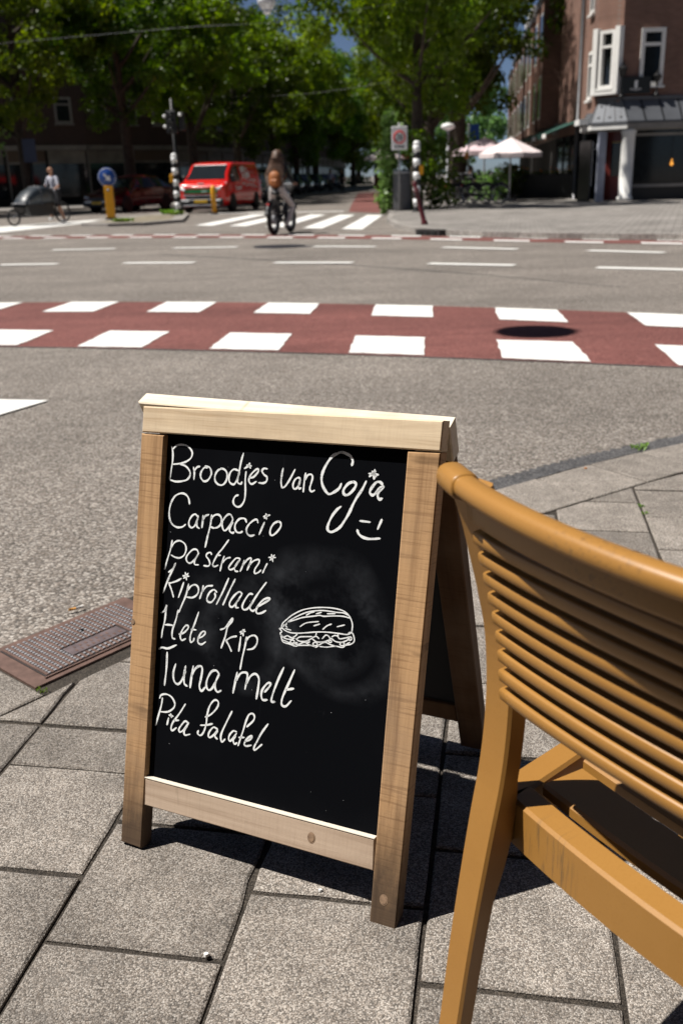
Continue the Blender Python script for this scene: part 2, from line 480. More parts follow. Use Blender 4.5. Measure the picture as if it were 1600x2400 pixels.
def tiles_far(name):
    m_, nt, bs, out = base_mat(name)
    v = coords(nt)
    mp = nt.nodes.new("ShaderNodeMapping"); mp.inputs["Rotation"].default_value = (0, 0, 0.35); lnk(nt, v, mp.inputs[0])
    b = nt.nodes.new("ShaderNodeTexBrick"); b.inputs["Scale"].default_value = 1.0
    b.inputs["Brick Width"].default_value = 0.30; b.inputs["Row Height"].default_value = 0.30; b.inputs["Mortar Size"].default_value = 0.012
    b.inputs["Color1"].default_value = (0.27,0.25,0.23,1); b.inputs["Color2"].default_value = (0.19,0.175,0.16,1); b.inputs["Mortar"].default_value = (0.09,0.08,0.07,1)
    lnk(nt, mp.outputs[0], b.inputs["Vector"])
    n1 = noise(nt, v, 0.5, 6, 0.65, 0.4); n2 = noise(nt, v, 40.0, 3, 0.7)
    c = mixc(nt, 1.0, b.outputs[0], ramp(nt, n1, [(0.3, (0.78,)*3), (0.7, (1.22,)*3)]), 'MULTIPLY')
    c = mixc(nt, 1.0, c, ramp(nt, n2, [(0.3, (0.8,)*3), (0.7, (1.2,)*3)]), 'MULTIPLY')
    lnk(nt, c, bs.inputs["Base Color"]); bs.inputs["Roughness"].default_value = 0.9
    return m_
M_FARPAVE = tiles_far("pavement_tiles_far")
M_SOILG = stony("ground_grey", (0.15, 0.14, 0.13), (0.25, 0.232, 0.215), (0.36, 0.345, 0.32), 30.0, patch=0.2, bstr=0.15)
M_KERB = stony("kerb_concrete", (0.20, 0.19, 0.175), (0.34, 0.32, 0.30), (0.48, 0.46, 0.44), 60.0, patch=0.25, rnd=0.1, bstr=0.2)
M_WHITE = paint_worn("road_paint_white", (0.80, 0.79, 0.76), (0.24, 0.20, 0.18), 0.60)
M_WHITE2 = paint_worn("road_paint_white_worn", (0.72, 0.71, 0.68), (0.22, 0.195, 0.175), 0.58)
M_WOODV = wood("wood_stile", (0.60, 0.370, 0.190), (0.19, 0.100, 0.046), 2, grime=(0.050, 0.035, 0.026), saw=0.42)
M_WOODT = wood("wood_top_rail", (0.88, 0.72, 0.51), (0.36, 0.215, 0.10), 0, saw=0.06)
M_WOODB = wood("wood_bottom_rail", (0.58, 0.45, 0.34), (0.30, 0.205, 0.14), 0, saw=0.12)
M_WOODBACK = wood("wood_back_shaded", (0.16, 0.085, 0.042), (0.07, 0.036, 0.018), 2)  # shade on the back frame put into a darker wood colour
M_PALE = simple("pale_sawn_edge", (0.80, 0.72, 0.60), 0.8, var=0.08, vscale=30)
M_BOARD = board_mat("chalkboard")
def chalk_mat():
    m_, nt, bs, out = base_mat("chalk")
    tc = nt.nodes.new("ShaderNodeTexCoord")
    n1 = noise(nt, tc.outputs[3], 650.0, 3, 0.7); n2 = noise(nt, tc.outputs[3], 45.0, 4, 0.6)
    f = math_(nt, 'ADD', math_(nt, 'MULTIPLY', n1, 0.55), math_(nt, 'MULTIPLY', n2, 0.6))
    c = ramp(nt, f, [(0.38, (0.16,0.17,0.18)), (0.47, (0.66,0.68,0.69)), (0.57, (0.90,0.92,0.92))])
    lnk(nt, c, bs.inputs["Base Color"]); bs.inputs["Roughness"].default_value = 0.95; bs.inputs["Specular IOR Level"].default_value = 0.1
    return m_
M_CHALK = chalk_mat()
M_WOODSUN = wood("wood_rail_sunlit", (0.88, 0.80, 0.66), (0.66, 0.54, 0.38), 0, saw=0.1)  # sun glare on the top plank put into its wood colour
M_STEEL = simple("steel", (0.45, 0.45, 0.46), 0.35, 0.9, var=0.1)

# ------------------------------------------------------------------ ground, road, pavements
random.seed(4)
def sheet(name, poly, z, mat, parent=None, kind=None, **kw):
    mb = MB(); mb.add([(x, y, z) for x, y in poly], [tuple(range(len(poly)))])
    return obj(name, mb, mat, parent, kind=kind, **kw)
def strip(name, near, far, z, mat, parent):
    n = len(near)
    mb = MB(); mb.add([(x, y, z) for x, y in near] + [(x, y, z) for x, y in far], [(i, i+1, n+i+1, n+i) for i in range(n-1)])
    return obj(name, mb, mat, parent)

sheet("ground", [(-900,-900),(900,-900),(900,1500),(-900,1500)], -0.06, M_SOILG, kind="structure")
road = sheet("road", [(-90,-25),(90,-25),(90,260),(-90,260)], -0.014, M_ASPH, kind="structure")
ZR = -0.010

def curve(pts):
    xs = [p[0] for p in pts]; ys = [p[1] for p in pts]
    def f(x):
        if x < xs[0]: return ys[0] + (x-xs[0])*(ys[1]-ys[0])/(xs[1]-xs[0])
        if x > xs[-1]: return ys[-1] + (x-xs[-1])*(ys[-1]-ys[-2])/(xs[-1]-xs[-2])
        return float(np.interp(x, xs, ys))
    return f
n_near = curve([(x, 6.53-0.34*x-0.02*x*x) for x in np.arange(-5, 5.1, 0.5)])
n_far = curve([(x, 9.27-0.375*x-0.035*x*x) for x in np.arange(-5, 5.1, 0.5)])
f_near = curve([(-7.82,22.99),(-5.5,22.25),(-3.49,21.42),(-1.1,20.2),(1.13,18.79),(2.6,17.65),(3.95,16.52),(5.53,15.39)])
f_far = lambda x: f_near(x) + 1.25
xs = [x for x in np.arange(-16, 14.1, 0.5)]
strip("cycle_lane", [(x, n_near(x)) for x in xs], [(x, n_far(x)) for x in xs], ZR, M_REDASPH, road)
strip("cycle_lane", [(x, f_near(x)) for x in xs], [(x, f_far(x)) for x in xs], ZR, M_REDASPH, road)
# the thin dark cut between red and grey asphalt
strip("tar_joint", [(x, n_near(x)-0.025) for x in xs], [(x, n_near(x)-0.002) for x in xs], ZR, M_BIT, road)
ZM = -0.005
def para(x, y, w, slope, h, dx, mat=M_WHITE):
    j = lambda: random.uniform(-0.012, 0.012)
    cs = [(x+j(), y+j()), (x+w+j(), y+slope*w+j()), (x+w+dx+j(), y+slope*w+h+j()), (x+dx+j(), y+h+j())]
    pts = []
    for i in range(4):                                   # painted edges follow the rough asphalt
        a_, b_ = cs[i], cs[(i+1) % 4]
        for k in range(9):
            e = 0.0 if k == 0 else 0.007
            pts.append((a_[0]+(b_[0]-a_[0])*k/9+random.uniform(-e,e), a_[1]+(b_[1]-a_[1])*k/9+random.uniform(-e,e)))
    sheet("lane_block", pts, ZM, mat, road)
for i in range(-4, 6):
    x = -1.96+1.018*(i+0); y = n_near(x)+0.03
    para(x, y, 0.515, (n_near(x+0.5)-n_near(x))/0.5, 0.74, 0.08)
for i in range(-4, 6):
    x = -2.85+1.05*i; y = n_far(x+0.09)-0.76
    para(x, y, 0.52, (n_far(x+0.5)-n_far(x))/0.5, 0.73, 0.085)
for i in range(-8, 9):
    x = -3.55+1.07*i
    para(x, f_near(x)+0.02, 0.55, (f_near(x+0.5)-f_near(x))/0.5, 0.30, 0.05)
    x += 0.42
    para(x, f_far(x)-0.36, 0.55, (f_near(x+0.5)-f_near(x))/0.5, 0.30, 0.05, M_WHITE2)
def dash(p, q, w):
    d = Vector((q[0]-p[0], q[1]-p[1])); d.normalize(); nx, ny = -d.y*w/2, d.x*w/2
    sheet("lane_dash", [(p[0]-nx,p[1]-ny),(q[0]-nx,q[1]-ny),(q[0]+nx,q[1]+ny),(p[0]+nx,p[1]+ny)], ZM, M_WHITE2, road)
for p, q in (((-7.4,15.55),(-6.4,15.42)),((-5.25,15.26),(-4.3,15.09)),((-3.22,14.89),(-2.1,14.59)),((-0.87,14.17),(0.26,13.79)),((1.3,13.29),(2.36,12.67)),((3.28,12.06),(4.3,11.4)),((5.2,10.7),(6.1,10.0))): dash(p, q, 0.22)
for p, q in (((-5.32,18.45),(-4.1,18.3)),((-2.96,18.0),(-1.76,17.78)),((-0.36,17.35),(0.71,16.85)),((1.82,16.23),(2.9,15.39)),((3.86,14.73),(4.75,13.95)),((5.8,13.0),(6.7,12.2))): dash(p, q, 0.22)
for c in ([(0.20,22.98),(0.66,22.5),(1.53,30.4),(1.08,30.9)], [(-0.74,23.95),(-0.27,23.5),(0.70,31.3),(0.22,31.7)], [(-1.74,25.1),(-1.27,24.65),(-0.22,32.3),(-0.72,32.75)], [(-2.78,26.2),(-2.28,25.75),(-1.25,33.1),(-1.78,33.5)], [(-3.80,27.1),(-3.28,26.6),(-2.25,33.95),(-2.80,34.3)]):
    sheet("zebra_bar", c, ZM, M_WHITE, road)
sheet("arrow_marking", [(-2.6,5.48),(-1.65,5.275),(-1.82,4.95),(-2.35,4.3),(-2.7,4.4)], ZM, M_WHITE, road)
sheet("edge_marking", [(-8.85,26.1),(-7.4,32.2),(-7.75,34.2),(-10.4,29.4)], ZM, M_WHITE2, road)
# red paving and bright slabs where the side street begins
sheet("cycle_lane", [(0.55,34.3),(1.55,32.4),(2.05,42.2),(3.6,73),(1.9,73),(0.8,42.4)], ZR, M_REDASPH, road)
sheet("stop_marking", [(-4.6,36.2),(0.35,34.6),(0.42,35.2),(-4.5,36.9)], ZM, M_WHITE2, road)
# round utility cover and repair patch on the far lane
cv = MB(); cv.lathe([(0.0,0.0),(0.40,0.0),(0.42,0.006)], 28)
g = obj("manhole_cover", cv, simple("cast_iron_dark", (0.045,0.043,0.05), 0.5, 0.6, rnd=0), None, "dark round manhole cover in the far traffic lane", "manhole cover", loc=(-0.98,17.66,-0.013))
obj("rim", MB().lathe([(0.42,0.0),(0.47,0.0),(0.47,0.007),(0.42,0.007)], 28), MATS["cast_iron_dark"], g)
sheet("repair_patch", [(-1.5,17.75),(-0.5,17.25),(-0.35,17.65),(-1.4,18.15)], ZR, M_BIT, road)
strip("tar_seam", [(-2.9,16.4),(-1.2,14.9),(0.6,13.0),(1.8,11.6),(3.0,9.9)], [(-2.9,16.46),(-1.2,14.96),(0.6,13.05),(1.8,11.64),(3.0,9.93)], ZR, M_BIT, road)

# far pavement on the right with its kerb stones
PAVR = [(12.5,180),(4.0,73),(2.4,46),(2.0,38),(1.75,29.85),(1.42,25.8),(1.48,22.5),(1.74,20.7),(2.35,19.25),(3.41,17.95),(5.73,16.3),(9.2,13.9),(16,9.5),(40,4)]
mb = MB()
pp = PAVR + [(60,4),(60,180)]
mb.prism(pp, -0.06, 0.09)
pav_r = obj("pavement_right", mb, M_FARPAVE, kind="structure")
pa = [Vector((x,y)) for x,y in PAVR[2:13]]
dist = 0.0
for i in range(len(pa)-1):
    p, q = pa[i], pa[i+1]; L_ = (q-p).length; k = max(1, round(L_/0.95)); d = (q-p)/L_; nrm = Vector((-d.y, d.x))
    for j in range(k):
        a_ = p + d*(L_*j/k + 0.004); b_ = p + d*(L_*(j+1)/k - 0.004)
        o_ = MB().prism([tuple(a_-nrm*0.02), tuple(b_-nrm*0.02), tuple(b_+nrm*0.13), tuple(a_+nrm*0.13)], -0.05, 0.094)
        obj("kerb_stone", o_, M_KERB, pav_r)
sheet("tile_line", [(2.25,28.7),(9.1,25.6),(9.4,25.85),(2.3,29.0)], 0.094, M_KERB, pav_r)
# sunken gully in the kerb
gl = thing("kerb_gully", "dark gully with three slots in the far kerb below leaning bollard", "drain", (1.98,19.72,0.0), R(-52))
M_IRON = simple("cast_iron", (0.055,0.05,0.05), 0.55, 0.5)
obj("frame", MB().box((-0.34,-0.12,-0.02),(0.34,0.12,0.10)), M_IRON, gl)
for i in range(3):
    obj("slot", MB().box((-0.25+0.19*i,-0.14,0.0),(-0.12+0.19*i,-0.121,0.075)), simple("black_hole", (0.004,0.004,0.004), 0.9) if i == 0 else MATS["black_hole"], gl)
# left pavement and the little traffic island
sheet_l = MB().prism([(-6.6,49),(-4.4,63),(-2.5,86),(3.5,180),(-80,180),(-80,46),(-14,46),(-9.5,50)], -0.06, 0.08)
obj("pavement_left", sheet_l, M_FARPAVE, kind="structure")
isl = MB().prism([(-7.35,28.7),(-6.4,28.0),(-5.4,28.0),(-4.5,29.6),(-5.1,35.0),(-5.6,36.2),(-6.3,36.0),(-7.4,31.5)], -0.05, 0.07)
island = obj("traffic_island", isl, M_KERB, kind="structure")
sheet("soil_patch", [(-7.0,29.2),(-6.2,28.4),(-5.5,28.4),(-4.9,29.7),(-5.4,34.2),(-6.4,34.4)], 0.074, simple("dry_soil", (0.20,0.17,0.12), 0.95, var=0.4, vscale=3), island)

# ---- near pavement: square concrete pavers in running bond
KERB = [(-2.2,0.77),(-0.952,2.187),(-0.65,2.53),(0.0,3.03),(0.62,3.45),(1.03,3.73),(1.6,4.05),(4.2,5.4)]
GAZ, G0, PIT = 0.1749, -0.704, 0.303
dv = Vector((math.sin(GAZ), math.cos(GAZ))); nv = Vector((dv.y, -dv.x))
def clip(poly, p, n, off):
    """keep the side where (x-p).n <= off"""
    out = []
    for i in range(len(poly)):
        a_, b_ = poly[i], poly[(i+1) % len(poly)]
        da, db = (a_-p).dot(n)-off, (b_-p).dot(n)-off
        if da <= 0: out.append(a_)
        if da*db < 0: out.append(a_ + (b_-a_)*(da/(da-db)))
    return out
half = []
for i in range(len(KERB)-1):
    p, q = Vector(KERB[i]), Vector(KERB[i+1]); d = (q-p).normalized()
    half.append((p, Vector((-d.y, d.x))))
pavement = sheet("pavement", [(-4.5,-4)]+[(6,-4),(6.0,6.3)]+[tuple(p) for p in KERB[::-1]]+[(-4.5,-1.9)], -0.0075, M_SAND, kind="structure")
def paver(poly, bev=0.0045):
    """one slab: flat top, chamfered and slightly chipped edge, sides"""
    rough = []
    for i in range(len(poly)):
        a_, b_ = poly[i], poly[(i+1) % len(poly)]; k = max(1, min(6, int((b_-a_).length/0.05)))
        nn_ = Vector((-(b_-a_).y, (b_-a_).x)).normalized()
        for j in range(k):
            chip = random.uniform(0, 0.0016) + (random.uniform(0.002, 0.006) if random.random() < 0.05 else 0)
            rough.append(a_ + (b_-a_)*(j/k) + (nn_*chip if j else (sum(poly, Vector((0,0)))/len(poly)-a_)*random.uniform(0, 0.016)))
    poly = rough
    n = len(poly)
    c = sum(poly, Vector((0,0)))/n
    ins = []
    for i in range(n):
        a_, b_, c_ = poly[i-1], poly[i], poly[(i+1) % n]
        d1, d2 = (b_-a_).normalized(), (c_-b_).normalized()
        n1, n2 = Vector((-d1.y, d1.x)), Vector((-d2.y, d2.x))
        k = (n1+n2); k = k/max(0.3, k.length_squared/2) if k.length > 1e-6 else n1
        ins.append(b_ + k*bev)
    tz = [random.uniform(-0.0015, 0.0012)]*1
    ax, ay = random.uniform(-0.004, 0.004), random.uniform(-0.004, 0.004)
    zt = lambda p: tz[0] + (p.x-c.x)*ax + (p.y-c.y)*ay
    mb = MB()
    V = [(p.x-c.x, p.y-c.y, zt(p)) for p in ins] + [(p.x-c.x, p.y-c.y, zt(p)-0.0032) for p in poly] + [(p.x-c.x, p.y-c.y, -0.03) for p in poly]
    F = [tuple(range(n))] + [(n+i, n+(i+1) % n, (i+1) % n, i) for i in range(n)] + [(2*n+i, 2*n+(i+1) % n, n+(i+1) % n, n+i) for i in range(n)]
    mb.add(V, F)
    obj("paver", mb, M_PAVER, pavement, loc=(c.x, c.y, 0))
GRATE_C, GA = Vector((-0.757,2.016)), math.atan2(0.75,0.66)
e1 = Vector((math.cos(GA), math.sin(GA))); e2 = Vector((-e1.y, e1.x))
GRATE = [GRATE_C, GRATE_C+e1*0.46, GRATE_C+e1*0.46+e2*0.26, GRATE_C+e2*0.26]
def area(P): return 0.5*abs(sum(P[i].x*P[(i+1) % len(P)].y-P[(i+1) % len(P)].x*P[i].y for i in range(len(P))))
g_ = 0.0036
for ci in range(-5, 9):
    ph = 0.62 if ci % 2 == 0 else 0.12
    for ti in range(0, 17):
        s0 = G0 + PIT*ci; t0 = PIT*(ti+ph)
        jt = random.uniform(-0.004, 0.004)
        tl_ = PIT
        if ci == -1 and ti == 5: tl_ = PIT*0.5           # a half slab closes the course before the iron cover
        if ci == -1 and ti > 5: t0 -= PIT*0.5
        P = [nv*(s0+g_)+dv*(t0+g_+jt), nv*(s0+PIT-g_)+dv*(t0+g_+jt), nv*(s0+PIT-g_)+dv*(t0+tl_-g_+jt), nv*(s0+g_)+dv*(t0+tl_-g_+jt)]
        c = sum(P, Vector((0,0)))/4
        if c.y < 0.55 or c.x > 2.4 or c.x < -1.75 or (c.y < 0.85 and c.x > 0.7): continue
        for (p, n) in half: 
            P = clip(P, p, n, -0.312)
            if len(P) < 3: break
        if len(P) < 3 or area(P) < 0.004: continue
        paver(P)
# border course along the kerb, and the kerb band itself
dense = [Vector(p) for p in smooth_path([(x,y,0) for x,y in KERB], 40)]
dense = [Vector((p.x,p.y)) for p in dense]
acc, st = 0.0, [dense[0]]
nrm_at = []
for i in range(1, len(dense)):
    acc += (dense[i]-dense[i-1]).length
    if acc >= 0.301: st.append(dense[i]); acc = 0.0
for i in range(len(st)-1):
    d = (st[i+1]-st[i]).normalized(); n = Vector((-d.y, d.x))
    dn = (st[min(i+2,len(st)-1)]-st[i+1]).normalized() if i+2 < len(st) else d
    dp = (st[i]-st[i-1]).normalized() if i > 0 else d
    na = (n+Vector((-dp.y,dp.x))).normalized(); nb = (n+Vector((-dn.y,dn.x))).normalized()
    A, B = st[i], st[i+1]
    P = [A-na*0.304+d*g_, B-nb*0.304-d*g_, B-nb*0.005-d*g_, A-na*0.005+d*g_]
    c = sum(P, Vector((0,0)))/4
    if c.x > 2.6 or c.x < -1.8: continue
    rel = c-GRATE_C
    u_, w_ = rel.dot(e1), rel.dot(e2)
    if -0.10 < u_ < 0.50: continue
    if -0.2 < u_ <= -0.10: P = clip(P, GRATE_C-e1*0.006, e1, 0.0)
    if 0.50 <= u_ < 0.62: P = clip(P, GRATE_C+e1*0.466, -e1, 0.0)
    if len(P) > 2: paver(P)
band = MB()
nb_ = []
for i, p in enumerate(dense):
    if p.x < 0.25: continue
    d = (dense[min(i+1,len(dense)-1)]-dense[max(i-1,0)]).normalized(); n = Vector((-d.y, d.x)); nb_.append((p+n*0.0, p+n*(0.105+0.012*math.sin(i*1.7)+0.01*random.random())))
band.add([(a_.x,a_.y,-0.004) for a_,_ in nb_]+[(b_.x,b_.y,-0.0075) for _,b_ in nb_], [(i+1, i, len(nb_)+i, len(nb_)+i+1)[::-1] for i in range(len(nb_)-1)])
kb = obj("kerb_joint", band, M_BIT, kind="structure")
# small weeds in the joints and on the island: single blades grouped into one tuft each
M_WEED = leafmat("weed_leaf", (0.10,0.17,0.03), (0.19,0.28,0.05), 0.3)
def weed(x, y, r, n, h, label, z=0.0):
    mb = MB()
    for i in range(n):
        a_ = random.uniform(0, 6.28); rr = r*random.random()**0.7
        px, py = x+rr*math.cos(a_), y+rr*math.sin(a_)
        b_ = random.uniform(0, 6.28); hh = h*random.uniform(0.4, 1.0); w = hh*random.uniform(0.25, 0.5)
        dx, dy = math.cos(b_)*hh*0.9, math.sin(b_)*hh*0.9; nx, ny = -math.sin(b_)*w, math.cos(b_)*w
        mb.add([(px,py,z-0.004),(px+dx*0.5+nx,py+dy*0.5+ny,z+hh*0.6),(px+dx,py+dy,z+hh*0.7),(px+dx*0.5-nx,py+dy*0.5-ny,z+hh*0.6)], [(0,1,2,3)])
    obj("weed", mb, M_WEED, None, label, "weed", group="weeds in the paving joints")
weed(1.31,3.94,0.045,26,0.022,"small green weed growing where the kerb meets the asphalt")
weed(1.079,3.187,0.012,9,0.012,"tiny green weed in the paving joint, upper of two sprouts behind the chair")
weed(1.066,3.11,0.014,9,0.012,"tiny green weed in the paving joint, lower of two sprouts behind the chair")
weed(0.742,3.016,0.016,10,0.014,"tiny green weed in the paving joint just above the chair back")
weed(-0.735,2.00,0.02,12,0.012,"little yellow green weed at the near corner of the iron cover")
weed(-6.2,29.1,0.30,110,0.16,"dry grass tuft on the traffic island beside the yellow bollard", 0.075)
weed(-5.75,34.6,0.22,70,0.25,"green weed tuft at the foot of the banded post", 0.075)
weed(-5.3,33.6,0.22,70,0.2,"weed tuft on the tip of the traffic island before the van", 0.075)

# ---- cast iron access cover with its ridges
M_COVER = simple("rusty_cast_iron", (0.165,0.102,0.082), 0.55, 0.25, var=0.3, vscale=25)
M_COVER2 = simple("worn_cast_iron", (0.50,0.49,0.50), 0.4, 0.5, var=0.2, vscale=40)
cov = thing("access_cover", "rusty ridged cast iron access cover set into the pavement edge", "access cover", (GRATE_C.x, GRATE_C.y, 0.0), GA)
fm = MB()
fm.prism([(0,0),(0.46,0),(0.46,0.26),(0,0.26)], -0.03, -0.001)
obj("frame", fm, M_COVER, cov)
obj("lid_recess", MB().box((0.045,0.022,-0.004),(0.415,0.238,0.0012)), simple("cover_shadow_grime", (0.03,0.024,0.024), 0.7), cov)
rd = MB(); nubs = MB()
nx_ = 22
for i in range(nx_):
    x0 = 0.049 + (0.362/nx_)*i; x1 = x0 + 0.0075
    spans = [(0.026, 0.234)] if not (6 <= i <= 16) else [(0.026, 0.056), (0.118, 0.234)]
    for (ya, yb) in spans:
        rd.box((x0, ya, 0.0), (x1, yb, 0.004))
        k = int((yb-ya)/0.0118)
        for q in range(k):
            yy = ya + (q+0.5)*(yb-ya)/k
            nubs.box((x0+0.0085, yy-0.0036, 0.0), (x0+0.0152, yy+0.0036, 0.0048))
obj("ridge_bars", rd, M_COVER, cov, kind="stuff")
obj("anti_slip_studs", nubs, M_COVER2, cov, kind="stuff")
lp = obj("name_plate", MB().bbox((0.152,0.062,0.0),(0.322,0.112,0.0042), 0.001), simple("plate_iron", (0.21,0.165,0.165), 0.4, 0.4, var=0.25, vscale=30), cov)
lt = MB()
for r_ in range(2):
    for i in range(7+r_*2):
        x0 = 0.175+0.017*i-0.006*r_; y0 = 0.090-0.019*r_
        lt.box((x0, y0, 0.0042), (x0+random.uniform(0.003,0.008), y0+0.010, 0.0049))
obj("raised_marks", lt, M_COVER, lp)
obj("lifting_hole", MB().lathe([(0.0,0.0046),(0.009,0.0046)], 14, Matrix.Translation((0.245,0.165,0))), MATS["black_hole"], cov)
obj("inner_rim", MB().box((0.040,0.016,0.0),(0.42,0.0205,0.0032)), M_COVER, cov)

# small litter
bt = thing("cigarette_butt", "crushed cigarette butt with orange filter beside the iron cover", "cigarette butt", (-0.777,2.464,-0.006), R(28))
obj("filter", MB().tube([(-0.016,0,0.004),(0.004,0,0.004)], 0.004, 8), simple("filter_orange", (0.62,0.30,0.07), 0.8), bt)
obj("paper", MB().tube([(0.004,0,0.004),(0.018,0.002,0.004),(0.026,0.006,0.003)], 0.0038, 8), simple("cigarette_paper", (0.78,0.76,0.72), 0.8), bt)
for (x, y, s_, label) in ((-0.055,1.295,0.004,"tiny white crumb on the paver in front of the sign"),(-0.233,1.16,0.005,"small pale pebble in the joint at the bottom of the picture"),(0.93,2.755,0.012,"dark flattened chewing gum spot on the paver behind the chair"),(-0.075,0.985,0.017,"pale flattened chewing gum spot on the foremost pavers"),(-0.44,0.925,0.018,"grey flattened chewing gum spot at the lower picture edge"),(1.0,3.66,0.006,"small orange leaf scrap near the kerb")):
    mb = MB()
    n = 11
    ring = [(s_*math.cos(2*math.pi*i/n)*random.uniform(0.75,1.1), s_*math.sin(2*math.pi*i/n)*random.uniform(0.6,0.95)) for i in range(n)]
    hgt = 0.0009 if "gum" in label else s_*0.6
    mb.add([(a_*0.8,b_*0.8,hgt) for a_,b_ in ring]+[(a_,b_,-0.001) for a_,b_ in ring], [tuple(range(n))]+[(n+i, n+(i+1) % n, (i+1) % n, i) for i in range(n)])
    nm = "chewing_gum" if "gum" in label else ("leaf_scrap" if "leaf" in label else "pebble")
    cl = (0.05,0.048,0.05) if "dark" in label else (0.30,0.28,0.23) if "pale flat" in label else (0.12,0.11,0.115) if "grey" in label else (0.55,0.22,0.06) if "orange" in label else (0.75,0.73,0.70)
    obj(nm, mb, simple("speck_%d" % int(abs(x*1000)), cl, 0.85), None, label, nm.replace("_", " "), loc=(x,y,0.0016))

# ------------------------------------------------------------------ the A-board
SX, SY, SYAW, TILT = -0.4286, 1.4313, -0.4313, 0.2597
sign = thing("sandwich_board", "wooden A-frame chalkboard menu sign standing on the pavement beside the chair", "menu board", (SX, SY, 0.0), SYAW)
FR = (-TILT, 0, 0)
def plank(name, quad, d0, d1, mat, parent, rot, loc=(0,0,0), bev=0.0022):
    """quad: four (u,s) corners counter-clockwise seen from the front; d0..d1 depth behind the front face"""
    n = 4
    c = [Vector((u, s_)) for u, s_ in quad]
    ins = []
    for i in range(n):
        a_, b_, e_ = c[i-1], c[i], c[(i+1) % n]
        d1_, d2_ = (b_-a_).normalized(), (e_-b_).normalized()
        k = Vector((-d1_.y, d1_.x)) + Vector((-d2_.y, d2_.x))
        ins.append(b_ + k*bev)
    V = [(p.x, d0, p.y) for p in ins] + [(p.x, d0+bev, p.y) for p in c] + [(p.x, d1-bev, p.y) for p in c] + [(p.x, d1, p.y) for p in ins]
    F = [(0,1,2,3)]
    for k in range(3): F += [(k*4+(i+1) % 4, k*4+i, (k+1)*4+i, (k+1)*4+(i+1) % 4)[::1] for i in range(4)]
    F.append((15,14,13,12))
    mb = MB(); mb.add(V, F)
    return obj(name, mb, mat, parent, loc=loc, rot=rot)
TH = 0.033
knot = simple("wood_knot", (0.27,0.175,0.11), 0.8, var=0.35, vscale=120)
sl = plank("stile", [(0.0035,0.006),(0.0495,0.0045),(0.0466,0.7597),(-0.0016,0.7592)], 0, TH, M_WOODV, sign, FR)
sr = plank("stile", [(0.5005,-0.0045),(0.5465,-0.0025),(0.5502,0.7742),(0.4962,0.7715)], 0, TH, M_WOODV, sign, FR)
tr = plank("top_rail", [(0.0006,0.7615),(0.5504,0.7758),(0.5506,0.8232),(0.0004,0.8070)], -0.0015, TH, M_WOODT, sign, FR)
br = plank("bottom_rail", [(0.0495,0.0868),(0.4998,0.0858),(0.4970,0.1395),(0.0470,0.1378)], 0.0015, TH-0.006, M_WOODB, sign, FR)
for par, (ku, ks, kr, kd) in ((br,(0.385,0.113,0.0085,0.0015)),(sr,(0.522,0.044,0.0085,0.0)),(sl,(0.004,0.42,0.005,0.0))):
    kb_ = MB(); nn = 14
    for rr, dd in ((kr, -0.0004), (kr*0.72, -0.0010)):
        kb_.add([(ku+rr*math.cos(2*math.pi*i/nn)*0.85, kd+dd, ks+rr*math.sin(2*math.pi*i/nn)*1.15) for i in range(nn)], [tuple(range(nn))])
    obj("knot", kb_, knot, par)
BD = 0.012
bd = MB(); bd.box((0.044, BD, 0.130), (0.503, BD+0.006, 0.775))
board = obj("chalkboard_panel", bd, M_BOARD, sign, rot=FR)
# pale sawn upper edge of the bottom rail
plank("ledge", [(0.0475,0.1380),(0.4968,0.1397),(0.4968,0.1418),(0.0475,0.1402)], 0.0005, BD-0.0005, M_PALE, sign, FR, bev=0.0004)

def chalk_mesh(width, text, amp=0.16):
    mb = MB()
    for stroke in text.split(";"):
        if not stroke.strip(): continue
        pts = [(float(a_)*1e-4, float(b_)*1e-4, 0.0) for a_, b_ in (p.split(",") for p in stroke.split())]
        path = smooth_path(pts, 5 if len(pts) > 2 else 4)
        n = len(path); w0 = width*0.68e-3
        ph = random.uniform(0, 6)
        L_, Rr, ends = [], [], []
        for i, p in enumerate(path):
            t = path[min(i+1,n-1)] - path[max(i-1,0)]
            if t.length < 1e-9: t = Vector((1,0,0))
            t.normalize()
            w = w0*(1+amp*math.sin(ph+i*0.55)+random.uniform(-0.10,0.10))
            if i in (0, n-1): w *= 0.72
            nrm = Vector((-t.y, t.x, 0))
            L_.append(p+nrm*w); Rr.append(p-nrm*w)
        y = BD-0.0006
        V = [(p.x, y, p.y) for p in L_] + [(p.x, y, p.y) for p in Rr]
        mb.add(V, [(i, n+i, n+i+1, i+1) for i in range(n-1)])
        # rounded ends
        for e, dirv in ((0, path[0]-path[1]), (n-1, path[-1]-path[-2])):
            if dirv.length < 1e-9: continue
            dirv.normalize(); tip = path[e]+dirv*w0*0.8
            tri = [(L_[e].x,y,L_[e].y),(tip.x,y,tip.y),(Rr[e].x,y,Rr[e].y)]
            mb.add(tri, [(0,1,2) if e else (2,1,0)])
    return mb
